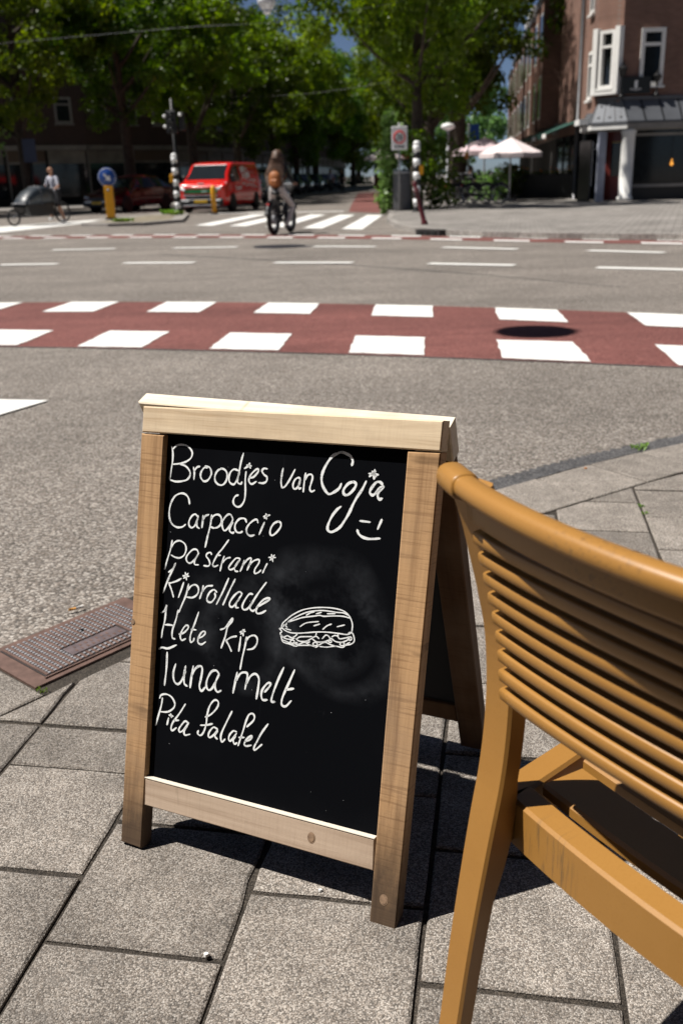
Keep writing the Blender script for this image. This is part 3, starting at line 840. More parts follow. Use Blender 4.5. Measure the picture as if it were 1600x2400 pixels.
CHALK = [   # strokes on the board: u,s in tenths of a millimetre
    ("broodjes", 2.3, """555,7408 591,7304 595,7132 572,6971 557,6826;587,7361 658,7431 775,7456 893,7438 983,7353 974,7253 879,7173 748,7125 614,7101;740,7117 868,7093 957,7016 971,6939 918,6862 820,6824 686,6803 557,6823;1033,7088 1055,7004 1055,6876;1049,7018 1102,7094 1159,7114;1316,7108 1250,7101 1191,7018 1189,6932 1251,6868 1332,6890 1391,6981 1394,7052 1348,7118 1265,7127;1601,7114 1530,7086 1479,7004 1479,6905 1549,6841 1638,6844 1704,6928 1709,7040 1659,7105 1576,7123;1923,7117 1834,7129 1767,7060 1750,6960 1780,6893 1854,6873 1904,6948 1949,7092;2000,7416 1966,7274 1941,7091 1919,6963 1931,6909 1988,6894 2009,6931;2074,7111 2070,6965 2088,6772 2080,6631 2024,6527 1947,6498 1879,6539 1866,6608 1901,6675 1955,6702;2134,7262 2114,7205;2081,7223 2169,7217;2039,7163 2114,7212;2156,7181 2104,7232;2137,7013 2222,7036 2302,7126 2306,7175 2259,7164 2172,7072 2139,6986 2159,6932 2208,6916 2283,6966;2475,7198 2413,7199 2377,7154 2421,7097 2478,7061 2476,6992 2417,6952 2331,6950"""),
    ("van", 2.2, """2771,7237 2756,7140 2751,7003 2774,6910;2774,6910 2833,6943 2913,7074 2991,7238;3101,7093 3062,7110 3005,7070 2974,6985 2994,6920 3046,6932 3093,7011 3101,7093;3102,7080 3080,6983 3092,6930 3128,6947;3190,7197 3178,7074 3171,6884;3185,7075 3223,7160 3288,7186 3321,7142 3301,7033 3285,6950 3319,6906 3376,6933"""),
    ("coja", 3.1, """4000,7402 4008,7475 3958,7549 3818,7596 3719,7561 3637,7507 3546,7365 3492,7226 3487,7105 3534,6990 3630,6899 3729,6943 3810,7012 3840,7088;4044,7142 3962,7101 3891,7000 3897,6934 3949,6914 4017,6961 4081,7047 4097,7115 4044,7146;4269,7172 4211,7034 4136,6907 4076,6781 4017,6629 3943,6486 3865,6370 3741,6287 3665,6312 3665,6399 3719,6540 3797,6657 3864,6718;4400,7368 4399,7224;4308,7300 4463,7296;4319,7255 4416,7343;4361,7338 4430,7266;4553,7148 4508,7183 4439,7169 4364,7063 4349,6996 4394,6962 4440,6993 4503,7078 4569,7124;4577,7112 4494,7025 4486,6958 4518,6909 4565,6928;4220,6526 4390,6527;4589,6590 4533,6432;4183,6375 4217,6313 4292,6269 4407,6257 4581,6286"""),
    ("carpaccio", 2.3, """999,6441 967,6545 895,6602 802,6606 688,6543 612,6405 589,6243 615,6115 681,6035 777,6003 878,6023 942,6074;1181,6239 1129,6276 1064,6240 1012,6147 1018,6062 1079,6033 1142,6091 1183,6211;1189,6255 1171,6152 1177,6067 1230,6037;1287,6273 1286,6180 1278,6057;1286,6180 1329,6264 1401,6301;1458,6300 1446,6128 1404,5922 1369,5724;1447,6228 1508,6299 1588,6322 1648,6280 1655,6181 1604,6111 1524,6080 1457,6093;1882,6286 1829,6351 1766,6336 1692,6242 1674,6155 1722,6062 1784,6098 1856,6206 1883,6279;1887,6223 1838,6133 1835,6069 1885,6040 1924,6059;2149,6255 2121,6307 2065,6315 1995,6286 1937,6201 1936,6116 1980,6065 2044,6066 2082,6092;2369,6274 2349,6321 2295,6314 2206,6234 2158,6144 2180,6062 2246,6035 2315,6058;2493,6296 2447,6179 2408,6077;2512,6444 2527,6355;2469,6390 2583,6431;2487,6365 2552,6428;2760,6349 2671,6297 2617,6200 2616,6117 2657,6094 2730,6151 2799,6250 2801,6319 2752,6348"""),
    ("pastrami", 2.0, """688,5760 665,5603 610,5405 562,5222;672,5619 742,5730 841,5772 945,5734 986,5645 952,5532 863,5469 760,5470 686,5496;1241,5607 1203,5660 1120,5649 1026,5549 998,5473 1036,5412 1104,5414 1182,5498 1249,5608;1235,5577 1176,5468 1181,5396 1256,5399;1506,5613 1487,5647 1422,5624 1402,5571 1455,5520 1485,5452 1455,5405 1364,5400;1827,5912 1710,5740 1635,5645 1563,5506 1544,5432 1587,5416 1650,5447;1629,5618 1686,5626;1760,5619 1727,5514 1698,5353;1728,5500 1803,5582 1882,5614;2075,5619 1995,5615 1906,5511 1863,5433 1898,5403 1975,5449 2076,5605;2061,5589 1982,5464 1996,5395 2052,5396;2156,5602 2132,5499 2092,5401;2132,5499 2218,5624 2288,5655 2271,5561 2225,5441;2243,5515 2331,5611 2430,5653 2442,5598 2373,5476 2378,5407 2440,5430 2491,5479;2599,5606 2559,5516 2526,5435;2671,5769 2704,5655;2621,5714 2752,5731;2648,5669 2726,5770"""),
    ("kiprollade", 2.3, """785,5363 749,5263 667,5090 558,4793;652,5183 741,5262 777,5355;923,5108 841,5056 725,5003 665,4987;675,4980 733,4879 785,4754;978,5047 937,4909 888,4762;999,5225 1034,5099;953,5160 1079,5171;973,5119 1059,5219;1081,5033 1044,4837 973,4650 915,4501;1064,4913 1134,5004 1224,5039 1286,4990 1277,4887 1182,4807 1056,4795;1382,5048 1365,4944 1325,4807;1365,4937 1449,5043 1571,5076;1661,4974 1601,5008 1522,4953 1472,4844 1493,4782 1568,4786 1635,4883 1621,4954;1877,5250 1782,5006 1669,4759;2006,5254 1909,5040 1799,4772;2161,5021 2103,5048 2012,4970 1933,4843 1938,4772 2010,4783 2155,5006;2112,4928 2055,4833 2060,4770 2108,4770;2367,5045 2296,5034 2211,4900 2179,4795 2222,4752 2299,4793 2370,4911;2609,5285 2482,5097 2384,4927 2330,4805 2382,4756 2443,4794;2456,4825 2575,4914 2694,5003 2676,5028 2585,4986 2498,4888 2451,4782 2479,4729 2557,4749 2639,4804"""),
    ("hete_kip", 2.2, """545,4429 619,4485 655,4587 645,4489 632,4294 600,4140 576,3979;900,4537 862,4346 806,4159 811,4026 869,4007;637,4228 723,4242 826,4244;948,4109 1039,4147 1126,4242 1122,4293 1064,4276 995,4161 976,4069 1015,4009 1089,4052;1322,4567 1261,4367 1198,4181 1180,4075 1203,4005 1251,4043 1264,4089;1194,4239 1295,4244;1339,4102 1428,4146 1482,4214 1463,4247 1406,4216 1347,4103 1353,4023 1422,4006 1501,4064;1780,4330 1874,4381 1962,4511 2007,4569 2003,4518 1922,4404 1886,4224 1820,4010;2111,4270 2000,4229 1900,4154;1908,4156 1971,4080 2027,3988;2191,4276 2184,4160 2171,4014;2222,4403 2238,4299;2169,4352 2272,4383;2188,4319 2253,4409;2303,4288 2290,4150 2251,3927 2223,3705;2293,4208 2350,4296 2443,4341 2509,4302 2509,4202 2445,4112 2336,4072"""),
    ("tuna_melt", 2.7, """550,3771 611,3809 736,3813 906,3905;724,3739 729,3461 710,3133;916,3558 879,3399 900,3259 976,3202 1054,3270 1133,3464;1126,3561 1106,3406 1118,3247 1182,3205;1283,3590 1260,3399 1245,3191;1260,3399 1330,3554 1427,3616 1471,3562 1454,3382 1433,3254 1480,3174 1554,3259;1813,3547 1749,3596 1653,3552 1583,3407 1573,3281 1627,3220 1694,3269 1764,3406;1813,3538 1755,3386 1753,3280 1807,3220 1874,3260;2169,3639 2144,3461 2114,3263;2152,3480 2229,3625 2322,3668 2374,3626 2345,3377;2357,3467 2432,3619 2524,3680 2596,3616 2598,3461 2577,3249;2727,3400 2804,3501 2827,3565 2771,3563 2685,3443 2665,3336 2700,3257 2784,3273;3054,3889 2962,3651 2880,3378 2870,3265 2936,3269;3259,3885 3168,3639 3069,3364 3069,3244 3145,3234 3238,3347;3122,3514 3266,3565"""),
    ("pita_falafel", 2.3, """683,2892 667,2745 612,2521 571,2353;623,2873 653,2939 756,2975 871,2945 948,2847 928,2753 813,2661 666,2631;838,2553 813,2419;843,2607 930,2602;876,2636 898,2573;1170,2876 1055,2673 938,2498 902,2385 932,2338 1014,2408;961,2533 1055,2553;1253,2549 1184,2564 1113,2474 1067,2389 1096,2343 1177,2413 1262,2551;1241,2486 1179,2383 1202,2312 1302,2349;1597,2725 1709,2800 1815,2932 1841,3026 1805,3070 1740,3050 1665,2932 1628,2761 1622,2611 1583,2454 1521,2374 1460,2398 1473,2453;1508,2557 1624,2585 1746,2633;1860,2558 1775,2577 1706,2495 1679,2415 1707,2376 1786,2438 1861,2550;1862,2528 1812,2429 1865,2381;2120,2936 2015,2694 1933,2470 1959,2349 2020,2414;2236,2593 2171,2594 2104,2506 2093,2430 2136,2410 2239,2565;2226,2518 2183,2435 2213,2368 2260,2400;2430,2722 2541,2847 2567,2925 2530,2976 2460,2947 2413,2835 2363,2635 2287,2355;2292,2503 2396,2525;2418,2457 2503,2505 2546,2572 2521,2581 2446,2507 2405,2410 2448,2383 2542,2418;2835,2858 2729,2684 2648,2507 2600,2395 2620,2348 2746,2477"""),
    ("sandwich", 1.5, """2953,4565 2975,4641 3053,4726 3148,4813 3307,4915 3479,4978 3652,5017 3824,5037 3975,5036 4084,5013 4164,4956 4213,4884 4236,4808 4234,4699;3069,4677 3164,4754 3312,4849 3462,4919 3634,4962 3764,4977 3937,4980 4065,4990 4131,4966;3074,4678 3231,4750 3339,4798 3555,4858 3641,4882 3718,4879 3878,4910 4049,4933 4178,4923;2965,4562 3024,4526 3117,4505 3251,4515 3426,4552 3600,4594 3794,4624 3988,4637 4148,4644 4210,4675 4239,4709;2960,4546 2921,4540 2970,4496 2939,4465 2965,4423 3034,4404;3048,4658 3035,4600 3065,4584;3028,4557 3136,4547;2986,4581 3011,4626;3396,4843 3464,4894 3539,4926;3574,4896 3669,4939;3773,4931 3918,4954;3297,4635 3412,4718 3628,4776;3547,4690 3653,4737;3715,4657 3785,4729 3863,4772;3968,4744 4098,4796;4173,4668 4208,4694;2950,4462 2977,4415 3058,4387 3148,4393 3213,4424;3236,4418 3306,4389 3416,4403 3501,4453 3532,4479;3538,4470 3613,4432 3722,4445 3827,4489 3883,4539;3889,4530 3957,4496 4064,4499 4157,4546 4206,4594;3022,4412 3077,4442 3134,4426 3191,4420;3258,4422 3311,4461 3410,4483 3530,4504;3542,4491 3606,4522 3663,4491;3717,4500 3777,4571 3832,4560 3857,4524;3886,4559 3938,4593 3992,4588 4028,4553 4122,4580 4225,4622;3262,4514 3232,4468 3179,4429;3606,4583 3599,4531;3989,4627 4003,4589;2951,4452 2982,4354 3019,4319 3133,4308 3236,4289 3312,4318 3553,4355 3615,4340 3672,4381;3685,4363 3815,4375 3964,4417 4093,4419 4143,4463 4236,4499 4289,4558 4271,4645 4241,4690;2993,4356 3131,4328 3235,4294;3268,4310 3396,4384 3487,4359 3609,4345;3641,4365 3765,4448 3876,4427 3985,4415;4132,4461 4212,4525;3218,4363 3208,4343 3182,4330 3153,4334 3141,4350 3150,4371 3177,4384 3205,4381 3218,4363;3274,4344 3268,4334 3255,4328 3240,4329 3234,4337 3239,4348 3253,4355 3266,4353 3274,4344;3493,4411 3488,4400 3473,4392 3456,4394 3450,4403 3454,4415 3470,4422 3486,4421 3493,4411;3641,4396 3630,4374 3603,4361 3573,4364 3559,4382 3569,4405 3598,4418 3627,4415 3641,4396;3893,4485 3885,4471 3868,4462 3848,4464 3839,4476 3846,4491 3864,4499 3883,4497 3893,4485;4123,4479 4112,4458 4085,4445 4056,4448 4043,4466 4053,4488 4080,4501 4109,4498 4123,4479;4246,4591 4237,4573 4214,4561 4190,4565 4179,4579 4187,4598 4210,4609 4234,4606 4246,4591"""),
]

for key, w, text in CHALK:
    obj("chalk_drawing" if key == "sandwich" else "chalk_lettering", chalk_mesh(w, text, 0.08 if key == "sandwich" else 0.16), M_CHALK, board)
# chalk crumbs on the board
cr = MB()
for i in range(16):
    u, s_ = random.uniform(0.06,0.49), random.uniform(0.15,0.72); r_ = random.uniform(0.0003,0.0008)
    cr.add([(u-r_,BD-0.0006,s_),(u,BD-0.0006,s_-r_*1.3),(u+r_,BD-0.0006,s_),(u,BD-0.0006,s_+r_*1.2)], [(0,1,2,3)])
obj("chalk_specks", cr, simple("chalk_faint", (0.34,0.35,0.36), 0.9), board, kind="stuff")

# back frame, hinged at the top, leaning the other way
BT = 0.345
hy, hz = 0.8154*math.sin(TILT)+0.041*math.cos(TILT), 0.8154*math.cos(TILT)-0.043*math.sin(TILT)-0.006
BR_ = (BT, 0, 0); BL = (-0.018, hy, hz)
LB = hz/math.cos(BT) - 0.001
plank("back_rail", [(-0.018,-0.062),(0.566,-0.062),(0.566,0.004),(-0.024,0.004)], 0.0, TH, M_WOODSUN, sign, BR_, BL)
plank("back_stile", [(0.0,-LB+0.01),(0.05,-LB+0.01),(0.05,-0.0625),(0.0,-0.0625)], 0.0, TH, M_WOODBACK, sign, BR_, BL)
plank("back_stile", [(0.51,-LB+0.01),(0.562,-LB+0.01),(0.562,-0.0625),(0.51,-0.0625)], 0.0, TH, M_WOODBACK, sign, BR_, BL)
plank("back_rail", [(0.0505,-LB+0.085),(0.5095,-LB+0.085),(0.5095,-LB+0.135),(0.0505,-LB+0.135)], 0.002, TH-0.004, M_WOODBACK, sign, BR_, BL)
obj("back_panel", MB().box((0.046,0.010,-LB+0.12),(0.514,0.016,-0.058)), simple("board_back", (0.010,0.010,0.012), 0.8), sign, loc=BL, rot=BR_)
for u in (0.09, 0.46):
    hg = MB(); hg.tube([(u-0.02, 0.8154*math.sin(TILT)+0.036, 0.8154*math.cos(TILT)-0.030), (u+0.02, 0.8154*math.sin(TILT)+0.036, 0.8154*math.cos(TILT)-0.030)], 0.004, 8)
    obj("hinge", hg, M_STEEL, sign)

# ------------------------------------------------------------------ the chair
def chair_mat():
    m_, nt, bs, out = base_mat("mustard_plastic")
    tc = nt.nodes.new("ShaderNodeTexCoord")
    n1 = noise(nt, tc.outputs[3], 3.0, 5, 0.6)
    c = ramp(nt, n1, [(0.3, (0.330,0.158,0.034)), (0.7, (0.375,0.186,0.042))])
    sp = noise(nt, tc.outputs[3], 420.0, 2, 0.5)
    c = mixc(nt, ramp(nt, sp, [(0.3, (0.25,)*3), (0.5, (0,0,0))]), c, (0.27,0.12,0.02))
    d = nt.nodes.new("ShaderNodeVectorMath"); d.operation = 'DISTANCE'; d.inputs[1].default_value = (0.105, -0.03, 0.395)
    lnk(nt, tc.outputs[3], d.inputs[0])
    near = math_(nt, 'SUBTRACT', 1.0, math_(nt, 'DIVIDE', d.outputs["Value"], 0.062), True)
    mp = nt.nodes.new("ShaderNodeMapping"); mp.inputs["Rotation"].default_value = (0, R(28), 0); mp.inputs["Scale"].default_value = (210, 4, 14)
    lnk(nt, tc.outputs[3], mp.inputs[0])
    sc_ = noise(nt, mp.outputs[0], 1.0, 4, 0.6)
    scuff = math_(nt, 'MULTIPLY', ramp(nt, near, [(0.05, (0,0,0)), (0.6, (1,1,1))]), ramp(nt, sc_, [(0.52, (0,0,0)), (0.68, (0.85,)*3)]))
    c = mixc(nt, scuff, c, (0.055,0.05,0.035))
    d2 = nt.nodes.new("ShaderNodeVectorMath"); d2.operation = 'DISTANCE'; d2.inputs[1].default_value = (0.255, -0.158, 0.847)
    lnk(nt, tc.outputs[3], d2.inputs[0])
    near2 = math_(nt, 'SUBTRACT', 1.0, math_(nt, 'DIVIDE', d2.outputs["Value"], 0.07), True)
    pit = math_(nt, 'MULTIPLY', ramp(nt, near2, [(0.0, (0,0,0)), (0.5, (1,1,1))]), ramp(nt, noise(nt, tc.outputs[3], 240.0, 4, 0.75), [(0.56, (0,0,0)), (0.62, (1,1,1))]))
    c = mixc(nt, math_(nt, 'MULTIPLY', pit, 0.8), c, (0.16,0.085,0.03))
    g = noise(nt, tc.outputs[3], 14.0, 6, 0.7)
    c = mixc(nt, ramp(nt, g, [(0.62, (0,0,0)), (0.8, (0.22,)*3)]), c, (0.17,0.085,0.025))
    lnk(nt, c, bs.inputs["Base Color"])
    bs.inputs["Roughness"].default_value = 0.40
    bs.inputs["Specular IOR Level"].default_value = 0.5
    bump(nt, bs, math_(nt, 'ADD', math_(nt, 'MULTIPLY', sp, 0.5), noise(nt, tc.outputs[3], 60.0, 3)), 0.08, 0.0006)
    return m_
M_CHAIR = chair_mat()
chair = thing("chair", "mustard yellow plastic slatted chair seen from behind, right of the menu board", "chair", (0.185, 0.99, 0.0), R(-56))
W_ = 0.56
BOW = lambda a_, k=0.070: -k*(1-((a_-W_/2)/(W_/2))**2)
prof = [(-0.112,0.0),(-0.103,0.05),(-0.094,0.103),(-0.080,0.213),(-0.067,0.300),(-0.049,0.405),(-0.036,0.470),(-0.029,0.530),(-0.027,0.590),(-0.032,0.653),(-0.044,0.706),(-0.057,0.752),(-0.071,0.799),(-0.086,0.838)]
pp_ = [(p.x, p.y) for p in smooth_path([(b_, z, 0) for b_, z in prof], 4)]
def post(side):
    rings = []
    for i, (b_, z) in enumerate(pp_):
        d = Vector((pp_[min(i+1,len(pp_)-1)][0]-pp_[max(i-1,0)][0], pp_[min(i+1,len(pp_)-1)][1]-pp_[max(i-1,0)][1])).normalized()
        nb, nz = d.y, -d.x                      # towards the front of the chair
        dep = 0.030 + (0.010 if 0.30 < z < 0.47 else 0.0)*math.sin((z-0.30)/0.17*math.pi) - 0.004*max(0, 0.3-z)/0.3
        wid = 0.044 - 0.010*max(0, 0.42-z)/0.42
        if z > 0.78: dep -= (z-0.78)*0.06
        a0 = 0.0 if side == 0 else W_-wid
        r_ = 0.0035
        sec = [(r_,0),(wid-r_,0),(wid,r_),(wid,dep-r_),(wid-r_,dep),(r_,dep),(0,dep-r_),(0,r_)]
        rings.append([(a0+x, b_+y*nb, z+y*nz) for x, y in sec])
    mb = MB(); mb.loft(rings, smooth=False)
    return obj("rear_leg", mb, M_CHAIR, chair)
post(0); post(1)
# top rail: a rounded bar with end sleeves
tp = []
for i in range(37):
    a_ = 0.018 + (W_-0.036)*i/36
    tp.append((a_, -0.084+BOW(a_, 0.062), 0.8525+0.006*math.sin(math.pi*i/36)))
def rail_section(path, ry, rz, n=16, pw=0.8, upn=None):
    rings = []
    for i, p in enumerate(path):
        t = (Vector(path[min(i+1,len(path)-1)]) - Vector(path[max(i-1,0)])).normalized()
        z = Vector((0,0,1)); z = (z-t*z.dot(t)).normalized()
        if upn is not None:
            z = Vector(upn); z = (z-t*z.dot(t)).normalized()
        y = z.cross(t)
        q = []
        for j in range(n):
            an = 2*math.pi*j/n; c_, s_ = math.cos(an), math.sin(an)
            q.append(Vector(p) + y*(ry*math.copysign(abs(c_)**pw, c_)) + z*(rz*math.copysign(abs(s_)**pw, s_)))
        rings.append(q)
    return rings
mb = MB(); mb.loft(rail_section(tp, 0.0130, 0.0112)); obj("top_rail", mb, M_CHAIR, chair)
for (a0, a1) in ((-0.002, 0.045), (W_-0.045, W_+0.002)):
    pth = [(a_, -0.084+BOW(a_, 0.062), 0.8515+0.004*math.sin(math.pi*max(0,min(1,a_/W_)))) for a_ in (a0, a0+0.004, (a0+a1)/2, a1-0.003, a1)]
    mb = MB(); rr = rail_section(pth, 0.0158, 0.0145)
    for k, sc_ in ((0, 0.82), (4, 0.93)):
        c = sum(rr[k], Vector())/len(rr[k]); rr[k] = [c+(q-c)*sc_ for q in rr[k]]
    mb.loft(rr); obj("rail_sleeve", mb, M_CHAIR, chair)
# back slats
def prof_b(z): 
    zs = [p[1] for p in prof]; return float(np.interp(z, zs, [p[0] for p in prof]))
NS = 9
for k in range(NS):
    z = 0.590 + (0.792-0.590)*k/(NS-1)
    b0 = prof_b(z) + 0.012; bw = 0.036 + 0.010*k/(NS-1)
    pth = []
    for i in range(29):
        a_ = 0.040 + (W_-0.080)*i/28
        f = math.sin(math.pi*i/28)
        pth.append((a_, b0 + BOW(a_, bw), z + 0.010*f))
    mb = MB(); mb.loft(rail_section(pth, 0.0145, 0.0080, 16, 0.34, upn=(0, -0.12, 1)))
    obj("back_slat", mb, M_CHAIR, chair)
pth = []
for i in range(29):
    a_ = 0.038 + (W_-0.076)*i/28
    pth.append((a_, -0.070+BOW(a_, 0.060), 0.8265+0.008*math.sin(math.pi*i/28)))
mb = MB(); mb.loft(rail_section(pth, 0.0075, 0.0150, 16, 0.4)); obj("back_slat", mb, M_CHAIR, chair)
# seat: rear apron, side rails, front rail, slats
def bar(name, path, hw, z0, z1, bev=0.004):
    rings = []
    for i, p in enumerate(path):
        t = (Vector(path[min(i+1,len(path)-1)]) - Vector(path[max(i-1,0)])); t.z = 0; t.normalize()
        s_ = Vector((-t.y, t.x, 0)); w = hw[i] if isinstance(hw, list) else hw
        sec = [(-w+bev,z0),(w-bev,z0),(w,z0+bev),(w,z1-bev),(w-bev,z1),(-w+bev,z1),(-w,z1-bev),(-w,z0+bev)]
        rings.append([Vector((p[0],p[1],0)) + s_*x + Vector((0,0,z)) for x, z in sec])
    mb = MB(); mb.loft(rings, smooth=False)
    return obj(name, mb, M_CHAIR, chair)
bar("seat_apron", [(0.030+(W_-0.06)*i/14, 0.014+BOW(0.030+(W_-0.06)*i/14, 0.022), 0) for i in range(15)], 0.0185, 0.366, 0.434)
for sg in (0, 1):
    A = lambda a_: a_ if sg == 0 else W_-a_
    bar("side_rail", [(A(0.022-0.06*t), -0.02+0.50*t, 0) for t in (0, 0.2, 0.4, 0.6, 0.8, 1.0)], 0.019, 0.372, 0.434)
    mb = MB()
    rg = []
    for z in np.linspace(0.0, 0.40, 9):
        s_ = 0.036 + 0.012*z; x0 = A(-0.022)-(0.018 if sg == 0 else 0.018); y0 = 0.445 + 0.03*(0.4-z)
        rg.append([(x0,y0,z),(x0+0.036,y0,z),(x0+0.036,y0+s_,z),(x0,y0+s_,z)])
    mb.loft(rg, smooth=False)
    obj("front_leg", mb, M_CHAIR, chair, bevel=0.003)
bar("front_rail", [(-0.02+(W_+0.04)*i/8, 0.468, 0) for i in range(9)], 0.019, 0.378, 0.430)
for k in range(5):
    b0 = 0.047 + 0.080*k
    i0 = 0.040-0.12*(b0+0.03)*0.9
    bar("seat_slat", [(0.045-0.1*b0+(W_-0.09+0.2*b0)*i/10, b0+0.034+BOW(0.045+(W_-0.09)*i/10, 0.018*(1-k/5)), 0) for i in range(11)], 0.034, 0.412, 0.432)

# ------------------------------------------------------------------ materials of the street
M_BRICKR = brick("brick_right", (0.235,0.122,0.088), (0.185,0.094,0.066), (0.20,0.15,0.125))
M_FASC = simple("fascia_shaded", (0.15,0.14,0.125), 0.7, var=0.3, vscale=1.5)  # darker fascia copy, shade on the left fronts put into its colour
M_SHADEW = simple("white_wood_shaded", (0.17,0.165,0.155), 0.6, var=0.2)  # white window frames darkened, facade shade put into the paint colour
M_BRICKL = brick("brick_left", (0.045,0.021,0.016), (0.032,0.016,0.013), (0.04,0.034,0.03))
M_PAINTW = simple("painted_white_wood", (0.78,0.77,0.74), 0.55, var=0.06)
M_GREYW = simple("weathered_fascia", (0.24,0.225,0.205), 0.7, var=0.25, vscale=1.5)
M_GLASS = simple("window_glass_dark", (0.012,0.015,0.017), 0.06, var=0.2, spec=0.45)
M_BLACK = simple("black_metal", (0.014,0.014,0.015), 0.45, 0.2)
M_DARK = simple("dark_interior", (0.012,0.010,0.009), 0.9)
M_ZINC = simple("zinc_sheet", (0.10,0.106,0.118), 0.6, 0.1, var=0.15, vscale=2)
M_ZINCLIT = simple("zinc_sheet_sunlit", (0.17,0.18,0.20), 0.6, 0.1, var=0.12, vscale=2)  # lit copy of the zinc, sun on the angled panels put into its colour
M_REDDOOR = simple("red_door", (0.12,0.018,0.014), 0.4)
M_REDB = simple("bright_red_paint", (0.55,0.012,0.010), 0.4)
M_GREENAWN = simple("dark_green_awning", (0.012,0.06,0.045), 0.8)
M_BARK = simple("bark", (0.05,0.037,0.026), 0.95, var=0.45, vscale=5)
M_LEAFA = leafmat("leaf_maple", (0.050,0.092,0.006), (0.165,0.200,0.015), 0.5)
M_LEAFB = leafmat("leaf_linden", (0.030,0.066,0.007), (0.098,0.140,0.014), 0.5)
M_LEAFC = leafmat("leaf_pale_ivy", (0.12,0.24,0.05), (0.24,0.38,0.10), 0.25)
M_LEAFD = leafmat("leaf_far", (0.09,0.15,0.045), (0.16,0.24,0.08), 0.35)
M_TYRE = simple("tyre_rubber", (0.012,0.012,0.012), 0.8)
M_CHROME = simple("bright_metal", (0.62,0.62,0.63), 0.25, 0.95)
M_LAMPW = simple("headlamp_lens", (0.75,0.78,0.80), 0.12, 0.0, spec=0.8)
M_PLATE = simple("yellow_plate", (0.62,0.38,0.02), 0.5)
M_WHITEP = simple("white_plastic", (0.80,0.80,0.79), 0.45, var=0.04)
M_YELLOW = simple("bollard_yellow", (0.78,0.36,0.010), 0.42, var=0.06)
M_BLUE = simple("sign_blue", (0.008,0.055,0.26), 0.35, var=0.05)
M_MAROON = simple("maroon_enamel", (0.085,0.010,0.014), 0.4)
M_GREY = simple("grey_metal", (0.22,0.22,0.23), 0.5, 0.4)
M_REDSIGN = simple("sign_red", (0.55,0.02,0.02), 0.4)
M_SKIN = simple("skin", (0.50,0.27,0.17), 0.55, var=0.08)
M_PARASOL = simple("parasol_cloth", (0.74,0.64,0.64), 0.85, var=0.06, vscale=1.5)

# ------------------------------------------------------------------ trees
def leaf_mesh(name, mat, centres, per, spread, size, seed, flat=0.75, up=0.55):
    """a crown: many single leaves, gathered in clumps"""
    rg = np.random.default_rng(seed)
    cs = np.repeat(np.asarray(centres), per, axis=0)
    n = len(cs)
    sp_ = np.asarray(spread) if np.ndim(spread) else None
    off = rg.normal(0, 1, (n,3)); off /= np.maximum(np.linalg.norm(off, axis=1, keepdims=True), 1e-6)
    off *= (rg.random((n,1))**0.45)*spread; off[:,2] *= flat
    p = cs + off
    nrm = rg.normal(0, 1, (n,3)); nrm /= np.linalg.norm(nrm, axis=1, keepdims=True)
    nrm = nrm + off/spread*0.5 + np.array([0,0,up]); nrm /= np.linalg.norm(nrm, axis=1, keepdims=True)
    t = np.cross(nrm, rg.normal(0,1,(n,3))); t /= np.maximum(np.linalg.norm(t, axis=1, keepdims=True), 1e-6)
    b = np.cross(nrm, t)
    s_ = size*rg.uniform(0.55, 1.25, (n,1))
    v = np.empty((n,4,3))
    v[:,0] = p - t*s_*0.6; v[:,1] = p + b*s_*0.42 - nrm*s_*0.08; v[:,2] = p + t*s_*0.6 - nrm*s_*0.15; v[:,3] = p - b*s_*0.42 - nrm*s_*0.08
    me = bpy.data.meshes.new(name)
    me.vertices.add(4*n); me.vertices.foreach_set("co", v.reshape(-1))
    me.loops.add(4*n); me.loops.foreach_set("vertex_index", np.arange(4*n, dtype=np.int32))
    me.polygons.add(n); me.polygons.foreach_set("loop_start", np.arange(0, 4*n, 4, dtype=np.int32)); me.polygons.foreach_set("loop_total", np.full(n, 4, dtype=np.int32))
    me.update(); me.materials.append(mat)
    return me
def crown_centres(rx, ry, rz, zc, n, seed, inner=0.35):
    rg = np.random.default_rng(seed)
    d = rg.normal(0, 1, (n,3)); d /= np.linalg.norm(d, axis=1, keepdims=True)
    r = rg.uniform(inner, 1.0, (n,1))**0.55
    wob = 1 + 0.18*np.sin(d[:,:1]*5+seed) + 0.14*np.cos(d[:,1:2]*7+seed*2)
    return d*r*wob*np.array([rx,ry,rz]) + np.array([0,0,zc])
def trunk_mesh(h, r0, lean, branches, seed):
    rg = random.Random(seed)
    mb = MB()
    pth = [(lean[0]*t*t*h + 0.05*math.sin(t*6+seed), lean[1]*t*t*h, h*t) for t in np.linspace(0, 1, 9)]
    mb.tube(pth, [r0*(1.35 if i == 0 else 1.05-0.62*i/8) for i in range(9)], 10)
    for k in range(branches):
        t = rg.uniform(0.42, 0.95); i = int(t*8); p = Vector(pth[i])
        a_ = rg.uniform(0, 6.28); L_ = rg.uniform(1.6, 3.4)*(1.15-t*0.4)
        q = [p + Vector((math.cos(a_)*L_*s_, math.sin(a_)*L_*s_, L_*(0.55*s_+0.25*s_*s_))) for s_ in (0, 0.3, 0.65, 1.0)]
        mb.tube(q, [r0*0.42*(1-0.8*s_) for s_ in (0,0.3,0.65,1.0)], 6)
    return mb
CROWNS = {}
def crown(kind, seed):
    key = (kind, seed)
    if key not in CROWNS:
        if kind == 'street': c = crown_centres(4.3,4.3,3.6,0,150,seed); me = leaf_mesh("crown", M_LEAFA, c, 165, 0.66, 0.175, seed)
        elif kind == 'linden': c = crown_centres(4.2,4.2,3.9,0,150,seed); me = leaf_mesh("crown", M_LEAFB, c, 160, 0.70, 0.175, seed)
        else: c = crown_centres(5,5,5,0,120,seed); me = leaf_mesh("crown", M_LEAFD, c, 90, 0.9, 0.34, seed)
        CROWNS[key] = me
    return CROWNS[key]
